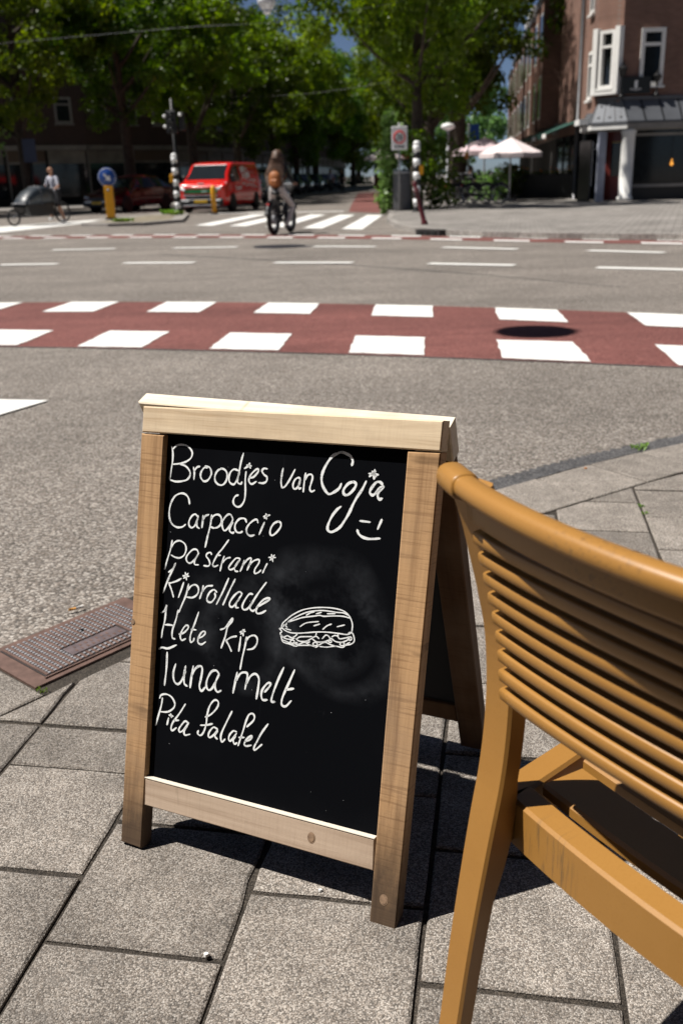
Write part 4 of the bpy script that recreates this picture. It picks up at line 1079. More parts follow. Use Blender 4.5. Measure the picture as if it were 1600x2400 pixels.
def tree(label, x, y, zc, kind, seed, h, r0, s=(1,1,1), rz=0.0, lean=(0,0), group="street trees", z0=0.08):
    t = thing("street_tree", label, "tree", (x, y, z0), 0, group)
    obj("trunk", trunk_mesh(h, r0, lean, 9, seed), M_BARK, t)
    c = obj("crown", crown(kind, seed % 3), None, t, loc=(lean[0]*h, lean[1]*h, zc), rot=(0, 0, rz)); c.scale = s
    return t
# right side of the street, nearest first
tree("nearest street tree with dark trunk rising behind the right banded post", 2.75, 32.9, 7.2, 'street', 0, 7.5, 0.21, (0.82,0.85,0.98), 0.4, (0.03,0.0))
tree("thick trunked tree behind the white lamp post by the parasols", 5.35, 42.9, 8.0, 'linden', 1, 8.5, 0.42, (0.88,0.9,1.08), 1.7, (0.03,0))
tree("slender trunked tree between the two dark trunks", 4.75, 47.5, 8.4, 'street', 2, 8.5, 0.22, (0.75,0.85,0.95), 3.0)
tree("fourth tree of the row beyond the slim trunk on the right", 5.8, 58, 8.5, 'linden', 2, 9, 0.25, (0.8,0.9,1.0), 2.0)
tree("tree far down the right of the street behind the small round parasol", 6.6, 74, 9.0, 'street', 1, 9, 0.25, (0.9,0.95,1.1), 5.0)
tree("furthest right hand tree of the avenue closing the view", 8.2, 98, 9.5, 'linden', 0, 10, 0.3, (1.0,1.1,1.2), 0.9)
# left side of the street
tree("street tree in front of the dark houses above the red van", -6.8, 49.5, 7.4, 'street', 1, 8, 0.26, (1.0,0.95,0.95), 2.6)
tree("street tree above the black traffic light", -9.4, 46.5, 7.6, 'linden', 0, 8, 0.28, (0.9,0.9,0.85), 4.1, z0=0.0)
tree("street tree on the far left above the maroon car", -13.3, 43.8, 7.5, 'street', 2, 8, 0.28, (0.98,0.95,0.92), 0.3, z0=0.0)
tree("leftmost street tree at the picture edge above the cargo bike", -17.6, 42.0, 7.3, 'linden', 2, 8, 0.3, (1.0,0.95,0.95), 1.2, z0=0.0)
tree("tree of the left row behind the white van", -5.4, 58, 7.0, 'linden', 1, 8, 0.26, (1.05,0.95,0.95), 5.2)
tree("left row tree above the far parked cars", -3.9, 68, 7.0, 'street', 0, 8, 0.26, (1.1,1.0,1.0), 3.6)
tree("left row tree with low branches further down the shaded street", -2.8, 79, 7.2, 'linden', 0, 8, 0.26, (1.15,1.0,1.05), 0.9)
tree("left row tree arching over the far end of the street", -1.4, 92, 7.6, 'linden', 2, 9, 0.28, (1.3,1.1,1.15), 2.2)
tree("last left row tree at the end of the avenue", 2.5, 118, 9.0, 'street', 1, 10, 0.3, (1.7,1.4,1.6), 0.7)
def far_tree(label, x, y, zc, s, seed, rz):
    t = thing("far_tree", label, "tree", (x, y, 0.08), 0, "pale trees closing the street")
    obj("trunk", trunk_mesh(zc*0.9, 0.4, (0,0), 6, seed), M_BARK, t)
    c = obj("crown", crown('far', seed % 2), None, t, loc=(0,0,zc), rot=(0,0,rz)); c.scale = s
far_tree("pale green distant tree left of the brick houses above the parasols", 14.2, 112, 7.0, (1.2,1.2,1.25), 0, 0.0)
far_tree("pale distant tree peeping between the avenue trees", 10.2, 128, 9.0, (1.4,1.4,1.5), 1, 1.0)
far_tree("distant tree in the middle of the street end", 4.0, 150, 9.0, (2.0,1.6,1.7), 0, 2.0)
far_tree("distant tree beyond the left houses at the street end", -6.0, 150, 9.0, (2.0,1.6,1.8), 1, 3.0)

# climbing plant round the zone sign, shrubs, young plant on the left
def plant(name, label, x, y, centres, per, spread, size, mat, seed, cat="shrub", stem=None, z0=0.09):
    t = thing(name, label, cat, (x, y, z0))
    me = leaf_mesh("foliage", mat, centres, per, spread, size, seed, 0.95, 0.35)
    obj("foliage", me, None, t)
    mb = MB()
    for pth in (stem or [[(0,0,0),(0.05,0.02,0.6),(0,0,1.2)]]): mb.tube(pth, [0.03*(1-0.6*i/(len(pth)-1)) for i in range(len(pth))], 6)
    obj("stem", mb, M_BARK, t)
rg = random.Random(8)
cen = [(-0.12+rg.gauss(0,0.10)-0.20*math.exp(-((z-0.3)/0.45)**2)+0.08*math.sin(z*3), rg.gauss(0,0.12), z) for z in [0.06+2.75*(i/46) for i in range(47)] if not (1.75 < z < 1.95 and rg.random() < 0.5)]
plant("climbing_plant", "light green creeper climbing up around the speed zone sign", 1.93, 31.5, cen, 42, 0.27, 0.125, M_LEAFC, 5, "creeper", [[(0,0,0),(0.03,0.0,0.9),(-0.02,0.02,1.8),(0.0,0,2.6)]])
cen = [(rg.gauss(0,0.36), rg.gauss(0,0.25), 0.12+2.1*rg.random()**1.2) for i in range(64)]
plant("shrub", "leafy shrub behind the grey bin and right banded post", 3.15, 31.6, cen, 36, 0.28, 0.11, M_LEAFB, 6, "shrub", [[(0,0,0),(0.05,0,0.9),(0.1,0,1.6)]])
cen = [(rg.gauss(0,0.35), rg.gauss(0,0.3), 0.15+0.95*rg.random()) for i in range(32)]
plant("shrub", "green potted shrub behind the parked bicycles under the parasols", 6.1, 38.6, cen, 30, 0.28, 0.11, M_LEAFC, 7, "shrub")
cen = [(rg.gauss(0,0.35), rg.gauss(0,0.3), 0.15+1.1*rg.random()) for i in range(32)]
plant("shrub", "green potted shrub left of the seated guests", 7.5, 41.5, cen, 30, 0.28, 0.11, M_LEAFB, 9, "shrub")
cen = [(rg.gauss(0,0.42), rg.gauss(0,0.3), 2.1+2.2*rg.random()) for i in range(40)]
plant("young_tree", "young pale leafed tree in front of the dark left houses", -14.5, 42.5, cen, 14, 0.3, 0.16, M_LEAFC, 10, "tree", [[(0,0,0),(0.05,0,1.5),(0,0,3.6)]])

# ------------------------------------------------------------------ houses
class Wall:
    """a wall face: origin p, direction along it, outward normal"""
    def __init__(s, p, q, zlo=0.0):
        s.p = Vector((p[0],p[1],0)); d = Vector((q[0]-p[0], q[1]-p[1], 0)); s.L = d.length; s.d = d/s.L
        s.n = Vector((s.d.y, -s.d.x, 0))
        M = Matrix.Identity(4)
        for i in range(3): M[i][0], M[i][1], M[i][2], M[i][3] = s.d[i], s.n[i], (0,0,1)[i], s.p[i]
        s.M = M
    def box(s, mb, t0, t1, o0, o1, z0, z1, bev=0.0):
        return mb.box((t0,o0,z0),(t1,o1,z1), s.M, bev=bev)
def window(w, parent, t0, t1, z0, z1, fw=0.09, out=0.03, mat=None, mull=True, sill=True):
    mat = mat or M_PAINTW
    f = MB()
    for (a_, b_, c_, d_) in ((t0,t0+fw,z0,z1),(t1-fw,t1,z0,z1),(t0+fw,t1-fw,z0,z0+fw),(t0+fw,t1-fw,z1-fw,z1)):
        w.box(f, a_, b_, -0.06, out, c_, d_)
    if mull: w.box(f, t0+fw, t1-fw, -0.05, out-0.01, z1-(z1-z0)*0.28-fw*0.4, z1-(z1-z0)*0.28+fw*0.4)
    wi = obj("window", f, mat, parent)
    g = MB(); w.box(g, t0+fw*0.6, t1-fw*0.6, -0.04, 0.004, z0+fw*0.6, z1-fw*0.6)
    obj("pane", g, M_GLASS, wi)
    if sill:
        s_ = MB(); w.box(s_, t0-0.06, t1+0.06, 0.0, out+0.07, z0-0.07, z0-0.003)
        obj("sill", s_, mat, wi)
    return wi

# corner house on the right
hr = thing("corner_house", "brown brick corner house with zinc canopy and white column on the right", "building", (9.1,35.2,0.09))
hr.location = (0,0,0)
H1 = 12.5
plan = [(9.1,35.2),(9.75,34.45),(18.0,34.55),(18.0,43.2),(9.72,43.2)]
mb = MB(); mb.prism(plan, 2.45, H1); obj("wall", mb, M_BRICKR, hr)
mb = MB(); mb.prism([(10.6,36.0),(18,36.0),(18,43.1),(9.75,43.1),(9.5,38.5)], 0.05, 2.45); obj("shop_interior", mb, M_DARK, hr)
ws, wc, wst = Wall((9.75,34.45),(18.0,34.55)), Wall((9.1,35.2),(9.75,34.45)), Wall((9.72,43.2),(9.1,35.2))
wi = window(ws, hr, 0.62, 1.42, 3.75, 5.5, 0.13, 0.05); 
for t0 in (2.6, 4.4): window(ws, hr, t0, t0+0.9, 3.75, 5.5, 0.12, 0.05)
for t0 in (0.62, 2.6, 4.4): window(ws, hr, t0, t0+0.85, 6.7, 8.4, 0.12, 0.05)
wi = window(wc, hr, 0.22, 0.80, 3.72, 5.5, 0.10, 0.16)
for (a_, b_) in ((-0.02,0.16),(0.84,1.02)):
    q = MB(); wc.box(q, a_, b_, -0.05, 0.22, 3.62, 5.58); obj("window_pier", q, M_PAINTW, hr)
q = MB(); wc.box(q, -0.02, 1.02, -0.05, 0.24, 3.52, 3.62); obj("window_base", q, M_PAINTW, hr)
for (t0, z0, z1) in ((6.9,3.45,5.0),(6.6,6.2,7.6)):
    window(wst, hr, t0, t0+0.75, z0, z1, 0.10, 0.06)
# downpipe and dark recess
q = MB(); wst.box(q, 5.0, 5.35, -0.1, 0.10, 0.1, H1); obj("dark_recess", q, M_BLACK, hr)
q = MB(); q.tube([wst.M @ Vector((5.55,0.10,0.1)), wst.M @ Vector((5.55,0.10,H1-0.2))], 0.06, 8); obj("downpipe", q, M_GREY, hr)
# zinc canopy: sloping sheets with standing seams
inner = [(9.35,36.3),(9.22,34.95),(9.85,34.40),(18.0,34.50)]
outer = [(8.98,36.4),(8.95,34.80),(9.98,33.98),(18.0,34.02)]
def canopy_piece(name, i, t0, t1, zi, zo, mat, lift=0.0):
    def pt(poly, t): 
        a_, b_ = Vector(poly[i]), Vector(poly[i+1]); return a_+(b_-a_)*t
    mb = MB(); P = [pt(outer,t0), pt(outer,t1), pt(inner,t1), pt(inner,t0)]
    Z = [zo, zo, zi, zi]
    top = [(p.x,p.y,z+lift) for p, z in zip(P, Z)]; bot = [(p.x,p.y,z-0.04) for p, z in zip(P, Z)]
    mb.add(top+bot, [(0,1,2,3),(7,6,5,4),(0,4,5,1),(1,5,6,2),(2,6,7,3),(3,7,4,0)])
    return obj(name, mb, mat, hr)
for i, k in ((0, 4), (1, 3), (2, 13)):
    for j in range(k):
        canopy_piece("zinc_panel", i, j/k+0.004, (j+1)/k-0.004, 3.34, 2.62, M_ZINCLIT if i == 1 else M_ZINC)
        canopy_piece("standing_seam", i, max(0,j/k-(0.0025 if i == 2 else 0.012)), j/k+(0.0025 if i == 2 else 0.012), 3.34, 2.62, M_BLACK, 0.010)
for j in range(3):                                       # studs on the panels coloured as sunlit
    for q_ in range(2):
        t = (j+0.5)/3; a_ = Vector(outer[1]).lerp(Vector(outer[2]), t); b_ = Vector(inner[1]).lerp(Vector(inner[2]), t); f_ = 0.25+0.5*q_
        c = a_.lerp(b_, f_); z = 2.62+(3.34-2.62)*f_
        mb = MB(); mb.lathe([(0.0,0.05),(0.045,0.02),(0.05,0.0)], 4, Matrix.Translation((c.x,c.y,z+0.012))); obj("stud", mb, M_GREY, hr)
for i in range(3):
    w_ = Wall(outer[i], outer[i+1])
    q = MB(); w_.box(q, 0.0, w_.L-0.02, -0.10, -0.004, 2.42, 2.60); obj("fascia", q, M_PAINTW if i < 2 else M_GREYW, hr)
    q = MB(); w_.box(q, 0.0, w_.L-0.02, -0.16, 0.03, 2.60, 2.655); obj("gutter", q, M_ZINC, hr)
    w2 = Wall(inner[i], inner[i+1])
    q = MB(); w2.box(q, 0.0, w2.L, -0.06, 0.06, 3.33, 3.43); obj("ridge_cap", q, M_ZINC, hr)
mb = MB(); mb.prism([(9.05,36.3),(9.02,34.85),(10.02,34.06),(18.0,34.1),(18,36),(9.6,36.2)], 2.36, 2.42); obj("soffit", mb, M_GREYW, hr)
# ground floor: piers, door, shop window
mb = MB(); mb.lathe([(0.27,0.05),(0.27,0.18),(0.22,0.22),(0.22,2.2),(0.26,2.26),(0.26,2.36)], 24, Matrix.Translation((10.12,34.28,0.04))); obj("column", mb, M_PAINTW, hr)
mb = MB(); mb.box((9.22,34.62,0.06),(9.48,34.88,2.36)); obj("pier", mb, simple("pale_blue_grey_paint", (0.36,0.38,0.46), 0.6), hr)
wd = Wall((9.58,35.0),(10.25,34.55))
q = MB(); wd.box(q, 0, wd.L, -0.05, 0.0, 0.1, 2.36); dr = obj("door", q, M_REDDOOR, hr)
q = MB(); wd.box(q, 0.2, 0.6, 0.0, 0.012, 0.9, 2.0); obj("door_pane", q, M_GLASS, dr)
M_GOLD = simple("gold_trim", (0.42,0.28,0.06), 0.4, 0.5)
q = MB(); wd.box(q, 0.2, 0.6, 0.012, 0.024, 2.0, 2.03); wd.box(q, 0.57, 0.60, 0.012, 0.024, 0.9, 2.0); obj("trim", q, M_GOLD, dr)
q = MB(); wd.box(q, wd.L, wd.L+0.10, -0.05, 0.03, 0.1, 1.75); obj("door_edge", q, M_REDB, hr)
wg = Wall((10.35,34.42),(18.0,34.5))
q = MB(); wg.box(q, 0.0, wg.L, -0.05, 0.0, 0.62, 2.36); obj("shop_window", q, M_GLASS, hr)
q = MB(); wg.box(q, 0.0, wg.L, -0.08, 0.08, 0.52, 0.62); obj("shop_sill", q, M_GREYW, hr)
q = MB(); wg.box(q, 0.0, wg.L, -0.08, 0.02, 0.06, 0.52); obj("plinth", q, M_BLACK, hr)
q = MB(); wg.box(q, 0.0, wg.L, -0.02, 0.06, 2.18, 2.27); obj("shop_lintel", q, M_GREYW, hr)
lamp_orange = simple("warm_lamp", (0.9,0.45,0.1), 0.5, emit=((1.0,0.40,0.06), 0.9))
for (t, z, r_, nm, mt) in ((1.35,1.28,0.05,"pendant_lamp",lamp_orange),):
    p = wg.M @ Vector((t,0.05,z)); hr2 = thing("pendant_lamp", "glowing orange pendant lamp in the dark shop window", "lamp", p)
    obj("bulb", MB().lathe([(0.0,-0.09),(0.05,-0.05),(0.055,0.0),(0.02,0.06),(0.02,0.14)], 12), mt, hr2)
    obj("cord", MB().tube([(0,0,0.14),(0,0,0.85)], 0.006, 6), M_BLACK, hr2)
# street front of the corner house: dark cafe front and open door leaf
wcf = Wall((9.74,43.2),(9.20,36.2))
q = MB(); wcf.box(q, 0, wcf.L, -0.02, 0.02, 0.1, 2.4); obj("cafe_front", q, M_GLASS, hr)
for t in (0.0, 1.7, 3.4, 5.1, 6.6):
    q = MB(); wcf.box(q, t, t+0.09, 0.0, 0.06, 0.1, 2.4); obj("mullion", q, M_BLACK, hr)
dl = thing("door_leaf", "open dark door leaf with white edge beside the corner pier", "door", (9.02,34.75,0.09), R(100))
obj("panel", MB().box((0,-0.03,0),(0.95,0.03,2.0)), M_BLACK, dl)
obj("white_stile", MB().box((0.0,-0.045,0.5),(0.09,-0.0305,1.95)), M_PAINTW, dl)
# dark banner with a pale emblem above the canopy
bn = thing("banner", "black banner with small white emblem above the zinc canopy", "banner", (10.25,34.27,3.50))
obj("cloth", MB().box((-0.48,0,0),(0.48,0.03,0.52)), simple("banner_black", (0.012,0.016,0.018), 0.7), bn)
em = MB()
em.box((-0.055,-0.008,0.20),(0.045,-0.001,0.38)); em.box((-0.035,-0.009,0.38),(0.05,-0.001,0.41)); em.box((-0.05,-0.009,0.17),(0.055,-0.001,0.20))
for i in range(7): em.box((-0.185+0.054*i,-0.008,0.10+0.008*abs(3-i)),(-0.155+0.054*i,-0.001,0.145+0.008*abs(3-i)))
obj("emblem", em, M_WHITEP, bn)
for k, (x, y, lab, sc_) in enumerate(((9.80,34.34,"black ornate wall lantern left of the banner on the canopy",1.0),(10.98,34.37,"smaller black lantern right of the banner on the canopy",0.72))):
    ln = thing("lantern", lab, "lantern", (x,y,3.42), 0, "lanterns on the canopy")
    q = MB(); q.lathe([(0.14,0),(0.10,0.05),(0.035,0.10),(0.03,0.6*sc_),(0.05,0.62*sc_)], 10); obj("stand", q, M_BLACK, ln)
    q = MB(); q.lathe([(0.07,0.62*sc_),(0.15,0.86*sc_),(0.15,0.88*sc_),(0.05,0.98*sc_),(0.02,1.1*sc_),(0.0,1.16*sc_)], 6, smooth=False); obj("lamp_head", q, M_BLACK, ln)

# row houses further along the right with projecting bays
def row_house(label, y0, k):
    x0 = 9.78+0.135*(y0-43.2); L_ = 7.6; x1 = x0+0.135*L_
    h = thing("row_house", label, "building", (0,0,0), 0, "brick houses along the right of the street")
    HH = (12.0,10.8,9.6,9.2,8.9)[k]
    mb = MB(); mb.prism([(x0+0.02,y0+0.01),(18,y0+0.01),(18,y0+L_),(x1,y0+L_)], 2.6, HH); obj("wall", mb, M_BRICKR, h)
    mb = MB(); mb.prism([(x0+0.35,y0+0.02),(18,y0+0.02),(18,y0+L_-0.01),(x1+0.35,y0+L_-0.01)], 0.06, 2.6); obj("shop", mb, M_DARK, h)
    w_ = Wall((x1,y0+L_),(x0,y0))
    for c in (5.7, 2.3):
        ba = MB(); bt_ = min(8.1, HH-1.0); w_.box(ba, c-0.85, c+0.85, 0.0, 0.75, 2.9, bt_); b = obj("bay", ba, M_BRICKR, h)
        q = MB(); w_.box(q, c-0.92, c+0.92, 0.0, 0.85, bt_, bt_+0.25); obj("bay_roof", q, M_ZINC, b)
        for z in (3.3, 5.8):
            q = MB(); w_.box(q, c-0.62, c+0.62, 0.745, 0.78, z, z+1.75); obj("bay_window", q, M_PAINTW, b)
            q = MB(); w_.box(q, c-0.54, c+0.54, 0.775, 0.79, z+0.08, z+1.67); obj("bay_pane", q, M_GLASS, b)
    window(w_, h, 3.6, 4.3, 3.4, 5.0); window(w_, h, 3.6, 4.3, 5.9, 7.5); (window(w_, h, 3.6, 4.3, 8.9, 10.2) if HH > 10.5 else None)
    q = MB(); w_.box(q, 0.0, L_, 0.0, 0.4, HH-0.001, HH+0.25); obj("cornice", q, M_PAINTW, h)
    # awning
    q = MB()
    A = [w_.M @ Vector(v) for v in ((0.4,0.02,3.0),(7.2,0.02,3.0),(7.2,1.5,2.45),(0.4,1.5,2.45))]
    q.add([tuple(a_+Vector((0,0,0.03))) for a_ in A]+[tuple(a_) for a_ in A], [(0,1,2,3),(7,6,5,4),(3,2,6,7),(0,4,5,1),(1,5,6,2),(0,3,7,4)])
    aw = obj("awning", q, M_GREENAWN, h)
    for i in range(5):
        q = MB(); w_.box(q, 0.4+1.36*i, 0.4+1.36*i+1.2, 1.495, 1.52, 2.24, 2.47); obj("valance", q, M_GREENAWN if i % 2 else M_GREYW, aw)
    q = MB(); w_.box(q, 5.0, 7.3, 0.0, 0.12, 2.65, 3.05); obj("shop_sign", q, M_GREYW, h)
for k, lab in enumerate(("first brown house past the corner house with projecting bays", "second brown house past the corner with flat roofed bays", "third brown house along the right of the street", "fourth brown house along the right", "furthest brown house on the right of the street")):
    row_house(lab, 43.25+7.62*k, k)
# green awning on the corner house
q = MB()
A = [wst.M @ Vector(v) for v in ((0.2,0.02,2.95),(6.6,0.02,2.85),(6.6,1.3,2.42),(0.2,1.3,2.42))]
q.add([tuple(a_+Vector((0,0,0.03))) for a_ in A]+[tuple(a_) for a_ in A], [(0,1,2,3),(7,6,5,4),(3,2,6,7),(0,4,5,1),(1,5,6,2),(0,3,7,4)])
obj("awning", q, M_GREENAWN, hr)
for i in range(4):
    q = MB(); wst.box(q, 0.3+1.6*i, 1.2+1.6*i, 1.298, 1.33, 2.30, 2.44); obj("valance", q, M_PAINTW if i % 2 else M_GREENAWN, hr)
q = MB(); wst.box(q, 7.0, 8.0, 0.02, 0.45, 2.62, 2.80); obj("light_box", q, M_WHITEP, hr)

# dark houses on the left
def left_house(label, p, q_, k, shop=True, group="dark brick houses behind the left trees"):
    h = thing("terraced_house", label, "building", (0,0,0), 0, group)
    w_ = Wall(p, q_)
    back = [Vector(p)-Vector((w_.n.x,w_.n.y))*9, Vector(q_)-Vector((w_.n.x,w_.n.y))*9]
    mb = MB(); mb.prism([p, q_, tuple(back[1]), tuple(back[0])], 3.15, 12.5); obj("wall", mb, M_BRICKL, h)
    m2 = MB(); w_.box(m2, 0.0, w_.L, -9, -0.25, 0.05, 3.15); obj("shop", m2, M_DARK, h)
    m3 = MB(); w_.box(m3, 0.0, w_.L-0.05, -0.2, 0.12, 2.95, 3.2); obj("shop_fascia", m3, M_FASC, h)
    n = max(2, int(w_.L/1.9))
    for i in range(n):
        t = (i+0.5)*w_.L/n
        for z in (4.3, 7.0, 9.7): window(w_, h, t-0.48, t+0.48, z, z+1.35, 0.13, 0.04, M_SHADEW)
    m_ = max(2, int(w_.L/2.2))
    for i in range(m_):
        t0, t1 = i*w_.L/m_+0.12, (i+1)*w_.L/m_-0.12
        gq = MB(); w_.box(gq, t0, t1, -0.2, -0.16, 0.5, 2.25); sw = obj("shop_window", gq, M_GLASS, h)
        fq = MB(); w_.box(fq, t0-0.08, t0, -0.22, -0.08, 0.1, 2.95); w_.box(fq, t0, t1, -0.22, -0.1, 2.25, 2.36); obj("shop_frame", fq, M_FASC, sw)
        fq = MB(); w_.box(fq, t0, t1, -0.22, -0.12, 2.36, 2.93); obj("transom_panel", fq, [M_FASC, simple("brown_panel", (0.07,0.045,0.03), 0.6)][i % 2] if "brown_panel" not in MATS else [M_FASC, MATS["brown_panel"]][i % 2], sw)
PL = [(-33.5,50.0),(-25.6,51.6),(-19.4,53.0),(-13.6,56.4),(-9.4,61.0),(-6.6,71.0),(-4.4,84.0),(-1.8,104),(2.0,135)]
LABL = ("dark brick house at the very left edge behind the young tree", "dark brick house with shopfront behind the cargo bike", "dark brick house with white windows behind the maroon car", "dark brick house behind the yellow bollard and traffic light", "dark brick house behind the red van", "dark brick house behind the white van", "dark brick house behind the far parked cars", "last dark brick house at the end of the street")
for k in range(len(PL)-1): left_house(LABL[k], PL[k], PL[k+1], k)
# unseen row added behind the camera to cut sky fill and darken reflections
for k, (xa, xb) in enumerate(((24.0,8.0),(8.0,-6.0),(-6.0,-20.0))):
    left_house("unseen brick house added behind the camera to cut sky light, %s part" % ("right","middle","left")[k], (xa,-3.2), (xb,-3.2), k, group="unseen houses added to cut sky light")

# ------------------------------------------------------------------ street furniture
def banded_post(label, x, y, z0, h, box_side=1):
    t = thing("banded_post", label, "post", (x,y,z0), 0, "black and white banded posts")
    n = 10; hh = (h-0.12)/n
    for i in range(n):
        mb = MB(); mb.lathe([(0.105,i*hh),(0.105,(i+1)*hh-0.001)], 18)
        if i == 0: mb.lathe([(0.13,0),(0.13,0.03),(0.105,0.05)], 18)
        obj("band", mb, M_BLACK if i % 2 == 0 else M_WHITEP, t)
    mb = MB(); mb.lathe([(0.108,h-0.12),(0.10,h-0.06),(0.06,h-0.01),(0.0,h)], 18); obj("cap", mb, M_WHITEP, t)
    obj("push_button_box", MB().bbox((0.06*box_side if box_side > 0 else -0.19, -0.09, 1.05),(0.19 if box_side > 0 else -0.06, 0.07, 1.32), 0.015), M_YELLOW, t)
    return t
banded_post("black and white banded post in front of the red van", -5.50, 35.2, 0.07, 2.02, -1)
banded_post("black and white banded post beside the grey bin on the right", 2.52, 29.6, 0.09, 2.0, 1)
# traffic light behind the left post
tl = thing("traffic_light", "black traffic light on a pole above the left banded post", "traffic light", (-5.62,36.4,0.02))
obj("pole", MB().lathe([(0.09,0),(0.075,0.3),(0.06,3.9),(0.0,3.92)], 12), M_BLACK, tl)
hd = obj("signal_head", MB().bbox((-0.20,-0.28,2.75),(0.16,-0.07,3.5), 0.03), M_BLACK, tl)
for i in range(3):
    Mx = Matrix.Translation((-0.02,-0.281,2.90+0.23*i)) @ Matrix.Rotation(R(90),4,'X')
    obj("lens", MB().lathe([(0.085,0.0),(0.06,0.02),(0.0,0.03)], 14, Mx), simple("dark_lens", (0.02,0.02,0.02), 0.2) if i == 0 else MATS["dark_lens"], hd)
    q = MB(); q.tube([(-0.02+0.1*math.cos(a_), -0.28, 2.90+0.23*i+0.1*math.sin(a_)) for a_ in np.linspace(0,math.pi,9)], 0.012, 5); obj("visor", q, M_BLACK, hd)
obj("side_signal", MB().bbox((0.20,-0.12,2.85),(0.42,0.10,3.45), 0.03), M_BLACK, tl)
obj("bracket", MB().tube([(0,0,3.35),(0.3,0,3.35)], 0.03, 8), M_BLACK, tl)
for i, (x, z) in enumerate(((-0.26,3.32),(-0.26,2.98),(0.30,3.36))):
    obj("lamp_cover", MB().lathe([(0.06,0),(0.05,0.03),(0.0,0.05)], 12, Matrix.Translation((x,-0.20,z)) @ Matrix.Rotation(R(90),4,'X')), M_WHITEP, hd if i < 2 else tl)
# yellow bollard with blue arrow sign
yb = thing("traffic_bollard", "yellow traffic bollard with round blue arrow sign on the island", "bollard", (-7.0,31.2,0.07), R(6))
q = MB(); q.loft([[(s_*x, s_*y*0.75, z) for x, y in ((-0.13,-0.13),(0.13,-0.13),(0.13,0.13),(-0.13,0.13))] for z, s_ in ((0.05,1.0),(0.98,1.0),(1.02,0.92))], smooth=False)
obj("body", q, M_YELLOW, yb, bevel=0.012)
obj("foot", MB().box((-0.17,-0.14,0),(0.17,0.14,0.05)), M_BLACK, yb)
obj("sticker", MB().lathe([(0.04,0),(0.0,0.001)], 14, Matrix.Translation((0,-0.102,0.88)) @ Matrix.Rotation(R(90),4,'X')), M_GREY, yb)
Md = Matrix.Translation((0,-0.04,1.26)) @ Matrix.Rotation(R(90),4,'X')
dsk = obj("sign_disc", MB().lathe([(0.0,-0.02),(0.275,-0.02),(0.285,0.0),(0.275,0.02),(0.0,0.02)], 32, Md), M_BLUE, yb)
# arrow pointing down and to the right
ar = MB(); q2 = lambda u, w: (u, -0.063, 1.26+w)
c45 = math.cos(R(-45)); s45 = math.sin(R(-45))
pts = [(-0.15,0.032),(0.01,0.032),(0.01,0.10),(0.15,0.0),(0.01,-0.10),(0.01,-0.032),(-0.15,-0.032)]
rot2 = [(u*c45-w*s45, u*s45+w*c45) for u, w in pts]
ar.add([q2(*p) for p in rot2]+[(q2(*p)[0], -0.056, q2(*p)[2]) for p in rot2], [tuple(range(7))[::-1]]+[(i, 7+i, 7+(i+1) % 7, (i+1) % 7) for i in range(7)])
obj("arrow", ar, M_WHITEP, dsk)
rm = MB(); rm.tube([(0.262*math.cos(a_), -0.0615, 1.26+0.262*math.sin(a_)) for a_ in np.linspace(0, 2*math.pi, 33)[:-1]], 0.006, 5, closed=True)
obj("sign_rim", rm, M_WHITEP, dsk)
# second small yellow post before the van
q = thing("marker_post", "slim yellow marker post in front of the van's side", "post", (-4.3,35.9,0.0))
obj("shaft", MB().lathe([(0.09,0),(0.085,0.9),(0.05,0.97),(0.0,0.98)], 12), M_YELLOW, q)
obj("base", MB().lathe([(0.14,-0.014),(0.14,0.03),(0.09,0.05)], 12), M_BLACK, q)
# grey bin
bi = thing("litter_bin", "grey cylindrical litter bin beside the creeper", "bin", (2.2,31.3,0.09))
q = MB(); q.lathe([(0.25,0.0),(0.27,0.04),(0.27,1.10),(0.25,1.12)], 24); obj("drum", q, simple("bin_grey", (0.115,0.115,0.12), 0.6), bi)
for i in range(24):
    a_ = 2*math.pi*i/24
    obj("rib", MB().box((-0.012,0.268,0.05),(0.012,0.282,1.06), Matrix.Rotation(a_,4,'Z')), MATS["bin_grey"], bi)
q = MB(); q.lathe([(0.29,1.10),(0.29,1.16),(0.20,1.20),(0.0,1.21)], 24); obj("lid", q, simple("bin_lid_grey", (0.30,0.31,0.32), 0.5), bi)
# zone sign 30
zs = thing("speed_zone_sign", "white speed zone sign with red ring and number 30 above the bin", "road sign", (2.08,30.75,0.09))
obj("pole", MB().lathe([(0.03,0),(0.03,2.55),(0.0,2.56)], 10), M_GREY, zs)
pl = obj("plate", MB().bbox((-0.23,-0.075,1.78),(0.25,-0.045,2.45), 0.01), M_WHITEP, zs)
rm = MB(); rm.tube([(0.01+0.165*math.cos(a_), -0.077, 2.14+0.165*math.sin(a_)) for a_ in np.linspace(0,2*math.pi,33)[:-1]], 0.024, 6, closed=True)
obj("red_ring", rm, M_REDSIGN, pl)
dg = MB()
def seg(path, w=0.014): dg.tube([(0.01+u, -0.078, 2.14+v) for u, v in path], w, 5)
seg([(-0.09,0.06),(-0.05,0.075),(-0.02,0.045),(-0.05,0.005),(-0.02,-0.035),(-0.05,-0.075),(-0.09,-0.06)])
seg([(0.055,0.075),(0.09,0.03),(0.09,-0.03),(0.055,-0.075),(0.02,-0.03),(0.02,0.03),(0.055,0.075)])
obj("number", dg, M_BLACK, pl)
zt = MB()
for i in range(4): zt.box((-0.13+0.075*i,-0.079,1.84),(-0.085+0.075*i,-0.0755,1.91))
obj("small_text", zt, M_BLACK, pl)
